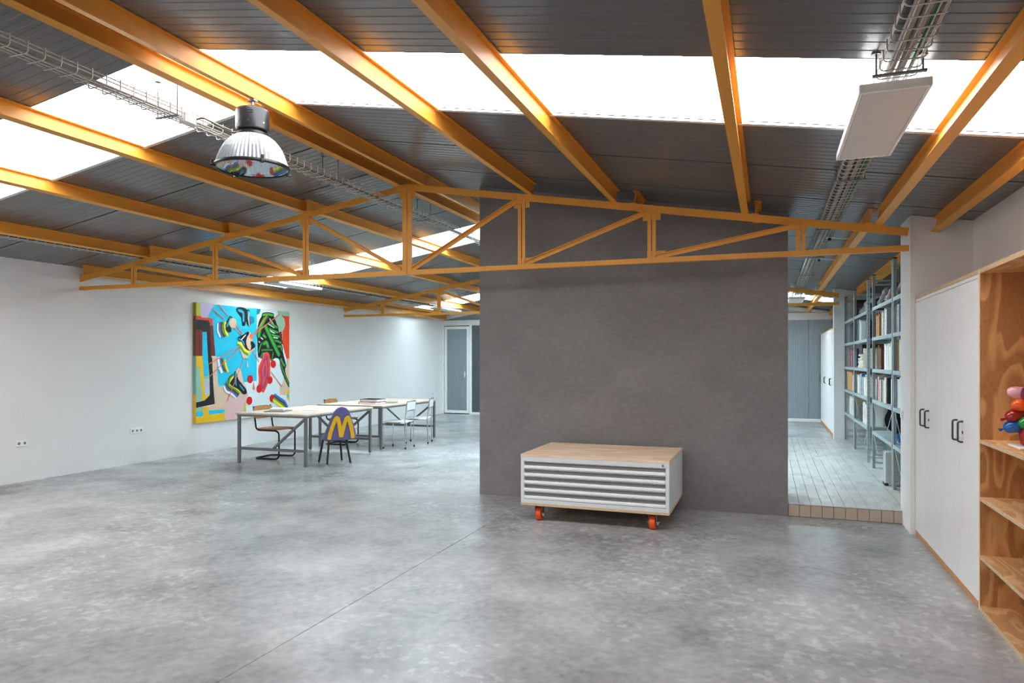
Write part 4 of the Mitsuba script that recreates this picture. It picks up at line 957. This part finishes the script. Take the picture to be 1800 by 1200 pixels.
def upright_book(y, z, th, h, d, m, rk, lv, kind='book', xoff=0.0):
    key = (round(th, 3), round(h, 2), round(d, 2), m)
    if key not in cache:
        cv = cbx(0, d, 0, th, 0, h, .002)
        cache[key] = mikit.ply(cv, m)
    k = obj(kind, cache[key], None, tw=T().translate([RX0 + .03 + xoff, y, z]))
    lab = {'book': 'book', 'magazine_file': 'magazine file', 'binder': 'binder'}[kind]
    c = (rk, lv, m, kind); seen[c] = seen.get(c, 0) + 1
    tag(k, f'{ORD[seen[c] - 1]} {CN[m]} {lab} from the near end, {SHN[lv]} shelf of the {RACKS[rk][2]} steel rack', lab, f'{CN[m]} {lab}s on the {SHN[lv]} shelf of the {RACKS[rk][2]} rack')
    return k
def row(rk, lv, y0, y1, cols, th=(.018, .045), h=(.20, .29), d=(.16, .26), kind='book', gap=0.0):
    y, z = y0, LEV[lv] + .0005
    while True:
        t = round(rnd.uniform(*th) / .006) * .006
        if y + t > y1: break
        upright_book(y, z, t, round(rnd.uniform(*h) / .02) * .02, round(rnd.uniform(*d) / .03) * .03, rnd.choice(cols), rk, lv, kind)
        y += t + .0012 + (gap if rnd.random() < .25 else 0)
WH = ['m_paper', 'm_paper', 'm_cream', 'm_light_gray']
MX = ['m_paper', 'm_black', 'm_navy', 'm_brown', 'm_cream', 'm_teal', 'm_light_gray', 'm_dark_gray']
# second rack (the one best seen)
row(1, 3, 9.02, 9.40, ['m_cream', 'm_paper', 'm_light_gray', 'm_dark_gray'], (.03, .05), (.28, .32), (.20, .26), gap=.03)
row(1, 3, 9.55, 9.90, ['m_card', 'm_brown'], (.03, .05), (.26, .30), (.24, .27))
row(1, 2, 8.60, 9.25, WH, (.04, .07), (.26, .32), (.20, .26), 'magazine_file', gap=.02)
row(1, 2, 9.45, 9.85, ['m_brown', 'm_dark_gray', 'm_cream'], (.03, .05), (.24, .30))
row(1, 1, 8.98, 9.35, ['m_green_light', 'm_cream', 'm_black', 'm_paper'][1:], (.03, .05), (.25, .30), (.2, .25))
row(1, 1, 9.50, 9.88, ['m_black', 'm_crimson', 'm_paper', 'm_dark_gray'], (.03, .05), (.24, .30))
# third and farthest racks
row(2, 3, 11.35, 11.9, ['m_teal', 'm_dark_gray', 'm_light_gray', 'm_green'], (.03, .05), (.26, .32))
row(2, 3, 10.55, 10.85, MX, (.02, .04)); row(2, 2, 10.95, 11.15, MX, (.02, .04))
row(2, 1, 10.6, 11.85, WH + ['m_blue', 'm_cream', 'm_olive'], (.025, .05), (.24, .31), (.2, .26), gap=.02)
row(2, 0, 10.60, 11.2, WH, (.03, .05), (.26, .31), gap=.02)
row(3, 2, 12.35, 13.0, ['m_red', 'm_navy', 'm_blue', 'm_dark_gray', 'm_card'], (.025, .045), (.25, .31))
row(3, 1, 12.10, 12.5, WH, (.03, .05), (.24, .30)); row(3, 0, 12.1, 12.95, WH, (.03, .05), (.26, .31), gap=.03)
row(3, 3, 12.4, 12.9, ['m_black', 'm_dark_gray', 'm_navy'], (.03, .05), (.25, .32))
# first rack
row(0, 3, 8.02, 8.36, ['m_paper', 'm_navy', 'm_brown'], (.03, .05), (.28, .32)); row(0, 2, 7.9, 8.34, ['m_olive', 'm_paper', 'm_brown'], (.04, .06), (.30, .34), (.22, .26)); row(0, 1, 7.85, 8.33, WH + ['m_brown'], (.03, .05), (.28, .33)); 
# single things
def carton(name, label, c, x, y0, y1, z, h, d, m, part=None):
    t = thing(name, label, c)
    obj('box', cbx(x, x + d, y0, y1, z, z + h, .004), m, t)
    obj('lid', cbx(x - .004, x + d + .004, y0 - .004, y1 + .004, z + h * .82, z + h + .004, .003), part or m, t)
zl = [z + .0005 for z in LEV]
t = thing('cover_board', 'tan card cover with dark rings on the second highest shelf of second rack', 'book')
obj('cover', cbx(RX0 + .03, RX0 + .28, 9.42, 9.45, zl[3], zl[3] + .31, .003), 'm_card', t)
for cx, cz in ((.09, .08), (.17, .13), (.10, .19), (.20, .22), (.13, .26)):
    obj('ring', ext(Point(RX0 + cx, zl[3] + cz).buffer(.034, 10).difference(Point(RX0 + cx, zl[3] + cz).buffer(.026, 10)), (0, 9.42, 0), (1, 0, 0), (0, 0, 1), (0, -1, 0), .0012), 'm_black', t)
t = thing('picture_book', 'book with pink and yellow flowers on its cover on the second steel rack', 'book')
obj('cover', cbx(RX0 + .06, RX0 + .34, 8.80, 8.83, zl[3], zl[3] + .33, .003), 'm_dark_gray', t)
for cx, cz, r, m in ((.14, .22, .05, 'm_pinkish'), (.20, .15, .045, 'm_crimson'), (.25, .26, .05, 'm_yellow'), (.12, .12, .035, 'm_pinkish'), (.27, .12, .04, 'm_blue'), (.19, .29, .03, 'm_yellow')):
    pet = unary_union([Point(RX0 + cx + r * .6 * math.cos(a), zl[3] + cz + r * .6 * math.sin(a)).buffer(r * .55, 5) for a in np.arange(5) * 2 * math.pi / 5])
    obj('flower', ext(pet, (0, 8.80, 0), (1, 0, 0), (0, 0, 1), (0, -1, 0), .001), m, t)
t = thing('lettered_box', 'white box lettered C over K on the second lowest shelf of the second steel rack', 'box')
obj('box', cbx(RX0 + .05, RX0 + .30, 8.55, 8.86, zl[1], zl[1] + .29, .004), 'm_paper', t)
for ch, cz in (('C', .17), ('K', .06)):
    m = meshkit.text_mesh(ch, .085, .001, True); m.apply_transform(frame_mat((RX0 + .12, 8.5499, zl[1] + cz), (1, 0, 0), (0, 0, 1), (0, -1, 0))); obj('letter', m, 'm_black', t)
for i, (y, h) in enumerate(((8.60, .16), (8.90, .20), (9.19, .18), (9.47, .15), (9.76, .19))):
    g = trimesh.creation.icosphere(3, 1.0); v = g.vertices * [.17, .115, h]; nz = meshkit.fbm(v * 14 + i * 7, 3, 3)
    v *= (1 + .5 * (nz - .5))[:, None]; v[:, 2] = np.maximum(v[:, 2], -h * .25); v += [RX0 + .21, y, zl[4] + h * .25]; g.vertices = v
    put('fabric_bundle', f'crumpled bundle of {["grey", "brown", "pale", "dark", "grey brown"][i]} cloth on the top shelf of the second steel rack, number {i + 1} from the camera'.replace(f', number {i + 1} from the camera', ['', '', '', '', ''][i]), 'bundle', g, ['m_mid_gray', 'm_brown', 'm_pipe', 'm_dark_gray', 'm_mid_gray'][i])
for i, (y, h) in enumerate(((10.75, .14), (11.05, .2), (11.40, .18), (11.7, .16))):
    g = trimesh.creation.icosphere(3, 1.0); v = g.vertices * [.17, .14, h]; nz = meshkit.fbm(v * 12 + i * 5 + 3, 3, 9)
    v *= (1 + .5 * (nz - .5))[:, None]; v[:, 2] = np.maximum(v[:, 2], -h * .25); v += [RX0 + .21, y, zl[4] + h * .25]; g.vertices = v
    put('fabric_bundle', f'crumpled bundle of {["black", "pale grey", "grey", "dark grey"][i]} cloth on the top shelf of the third steel rack', 'bundle', g, ['m_black', 'm_pipe', 'm_mid_gray', 'm_dark_gray'][i])
carton('storage_box', 'black box on the middle shelf of the third steel rack', 'box', RX0 + .03, 11.25, 11.60, zl[2] + .20, .14, .36, 'm_black')
for i in range(7):
    put('paper_bundle', f'flat white paper bundle, {ORD[i]} from the bottom of the stack on the third steel rack', 'paper bundle', cbx(RX0 + .02 + rnd.uniform(0, .03), RX0 + .34, 11.22 + rnd.uniform(0, .03), 11.66 + rnd.uniform(-.03, .03), zl[2] + i * .0285, zl[2] + i * .0285 + .027, .003), rnd.choice(['m_paper', 'm_cream']), 'white paper bundles in the stack')
for i in range(5):
    put('paper_bundle', f'pale paper bundle, {ORD[i]} from the bottom of the lower stack on the third steel rack', 'paper bundle', cbx(RX0 + .03 + rnd.uniform(0, .03), RX0 + .33, 11.70, 11.94, zl[2] + i * .022, zl[2] + i * .022 + .0205, .003), rnd.choice(['m_paper', 'm_light_gray']), 'low pale paper bundles')
carton('cardboard_box', 'tan cardboard box on the second lowest shelf of the farthest steel rack', 'box', RX0 + .03, 12.55, 13.25, zl[1], .30, .34, 'm_card')
carton('storage_box', 'black storage box with grey lid on the lowest shelf of the third steel rack', 'box', RX0 + .04, 11.30, 11.62, zl[0], .22, .34, 'm_black', 'm_dark_gray')
carton('storage_box', 'dark storage box on the top shelf of the farthest steel rack', 'box', RX0 + .05, 12.5, 12.9, zl[4], .30, .34, 'm_dark_gray', 'm_black')
carton('cardboard_box', 'tall cardboard box on the tiles under the first steel rack by the white pier', 'box', RX0 + .03, 7.55, 7.95, PZ + .0005, .36, .34, 'm_card')
t = thing('tool_case', 'pale blue metal case standing on the tiles under the second steel rack', 'case')
obj('case', cbx(RX0 - .045, RX0 + .32, 8.60, 8.74, PZ + .0005, PZ + .37, .008), 'm_light_gray', t)
obj('frame', cat(cbx(RX0 - .048, RX0 + .323, 8.662, 8.678, PZ + .0004, PZ + .373, .003)), 'm_teal', t)
for x in (RX0 - .03, RX0 + .30): obj('corner', cbx(x - .02, x + .02, 8.597, 8.743, PZ + .0003, PZ + .03, .004), 'm_black', t)
def jar(x, y, z, prof, m, label, c, lid=None):
    t = thing(c.split()[-1], label, c)
    g = lathe(prof, 24); g.apply_translation((x, y, z)); obj('bowl' if 'bowl' in c else 'body', g, m, t, smooth=40)
    if lid: g = lathe(lid[0], 20); g.apply_translation((x, y, z)); obj('lid', g, lid[1], t, smooth=40)
z = zl[0]
jar(RX0 + .13, 8.22, z, [(0, 0), (.06, 0), (.085, .05), (.09, .11), (.082, .108), (.06, .03), (0, .02)], 'm_blue', 'blue bowl on the lowest shelf of the first steel rack', 'bowl')
jar(RX0 + .17, 8.02, z, [(0, 0), (.08, 0), (.105, .09), (.11, .17), (.10, .168), (.07, .04), (0, .03)], 'm_red', 'red pot on the lowest shelf of the first steel rack beside the blue bowl', 'pot')
jar(RX0 + .13, 7.78, z, [(0, 0), (.07, 0), (.075, .18), (.06, .24), (0, .24)], 'm_cream', 'cream jar with brown lid on the lowest shelf of the first steel rack', 'jar', ([(0, .241), (.068, .241), (.068, .29), (.05, .31), (0, .31)], 'm_brown'))
jar(RX0 + .13, 8.60, z, [(0, 0), (.05, 0), (.075, .05), (.08, .09), (.072, .088), (.05, .03), (0, .02)], 'm_blue', 'blue bowl on the lowest shelf of the second steel rack', 'bowl')
chb = thing('black_disc', 'round black tray leaning under the second lowest shelf of the second steel rack', 'tray')
g = lathe([(0, 0), (.15, 0), (.17, .02), (.165, .025), (.148, .008), (0, .006)], 32); g.apply_transform(trimesh.transformations.rotation_matrix(math.radians(82), [1, 0, 0])); g.apply_translation((RX0 + .24, 9.5, zl[0] + .172)); obj('tray', g, 'm_black', chb, smooth=40)

# far white cupboards
fc = thing('cupboard', 'far white cupboard row with three black handles at the end of the corridor', 'cupboard')
obj('carcass', bx(1.222, 1.93, 14.80, 18.40, .06, 2.12), 'm_white_lam', fc)
obj('plinth', cbx(1.21, 1.93, 14.80, 18.40, 0, .06), 'm_plinth', fc)
obj('top_panel', cbx(1.2, 1.93, 14.80, 18.40, 2.121, 2.14, .002), 'm_ply_edge', fc)
obj('end_panel', cbx(1.2, 1.93, 18.401, 18.42, 0, 2.14, .002), 'm_ply_edge', fc)
for i in range(5):
    y0, y1 = 14.80 + i * .72, 14.80 + (i + 1) * .72
    d = obj('door', cbx(1.2, 1.22, y0 + .002, y1 - .002, .062, 2.118, .0015), 'm_white_lam', fc)
    handle(1.2, y0 + .08 if i % 2 else y1 - .08, 1.06, d)
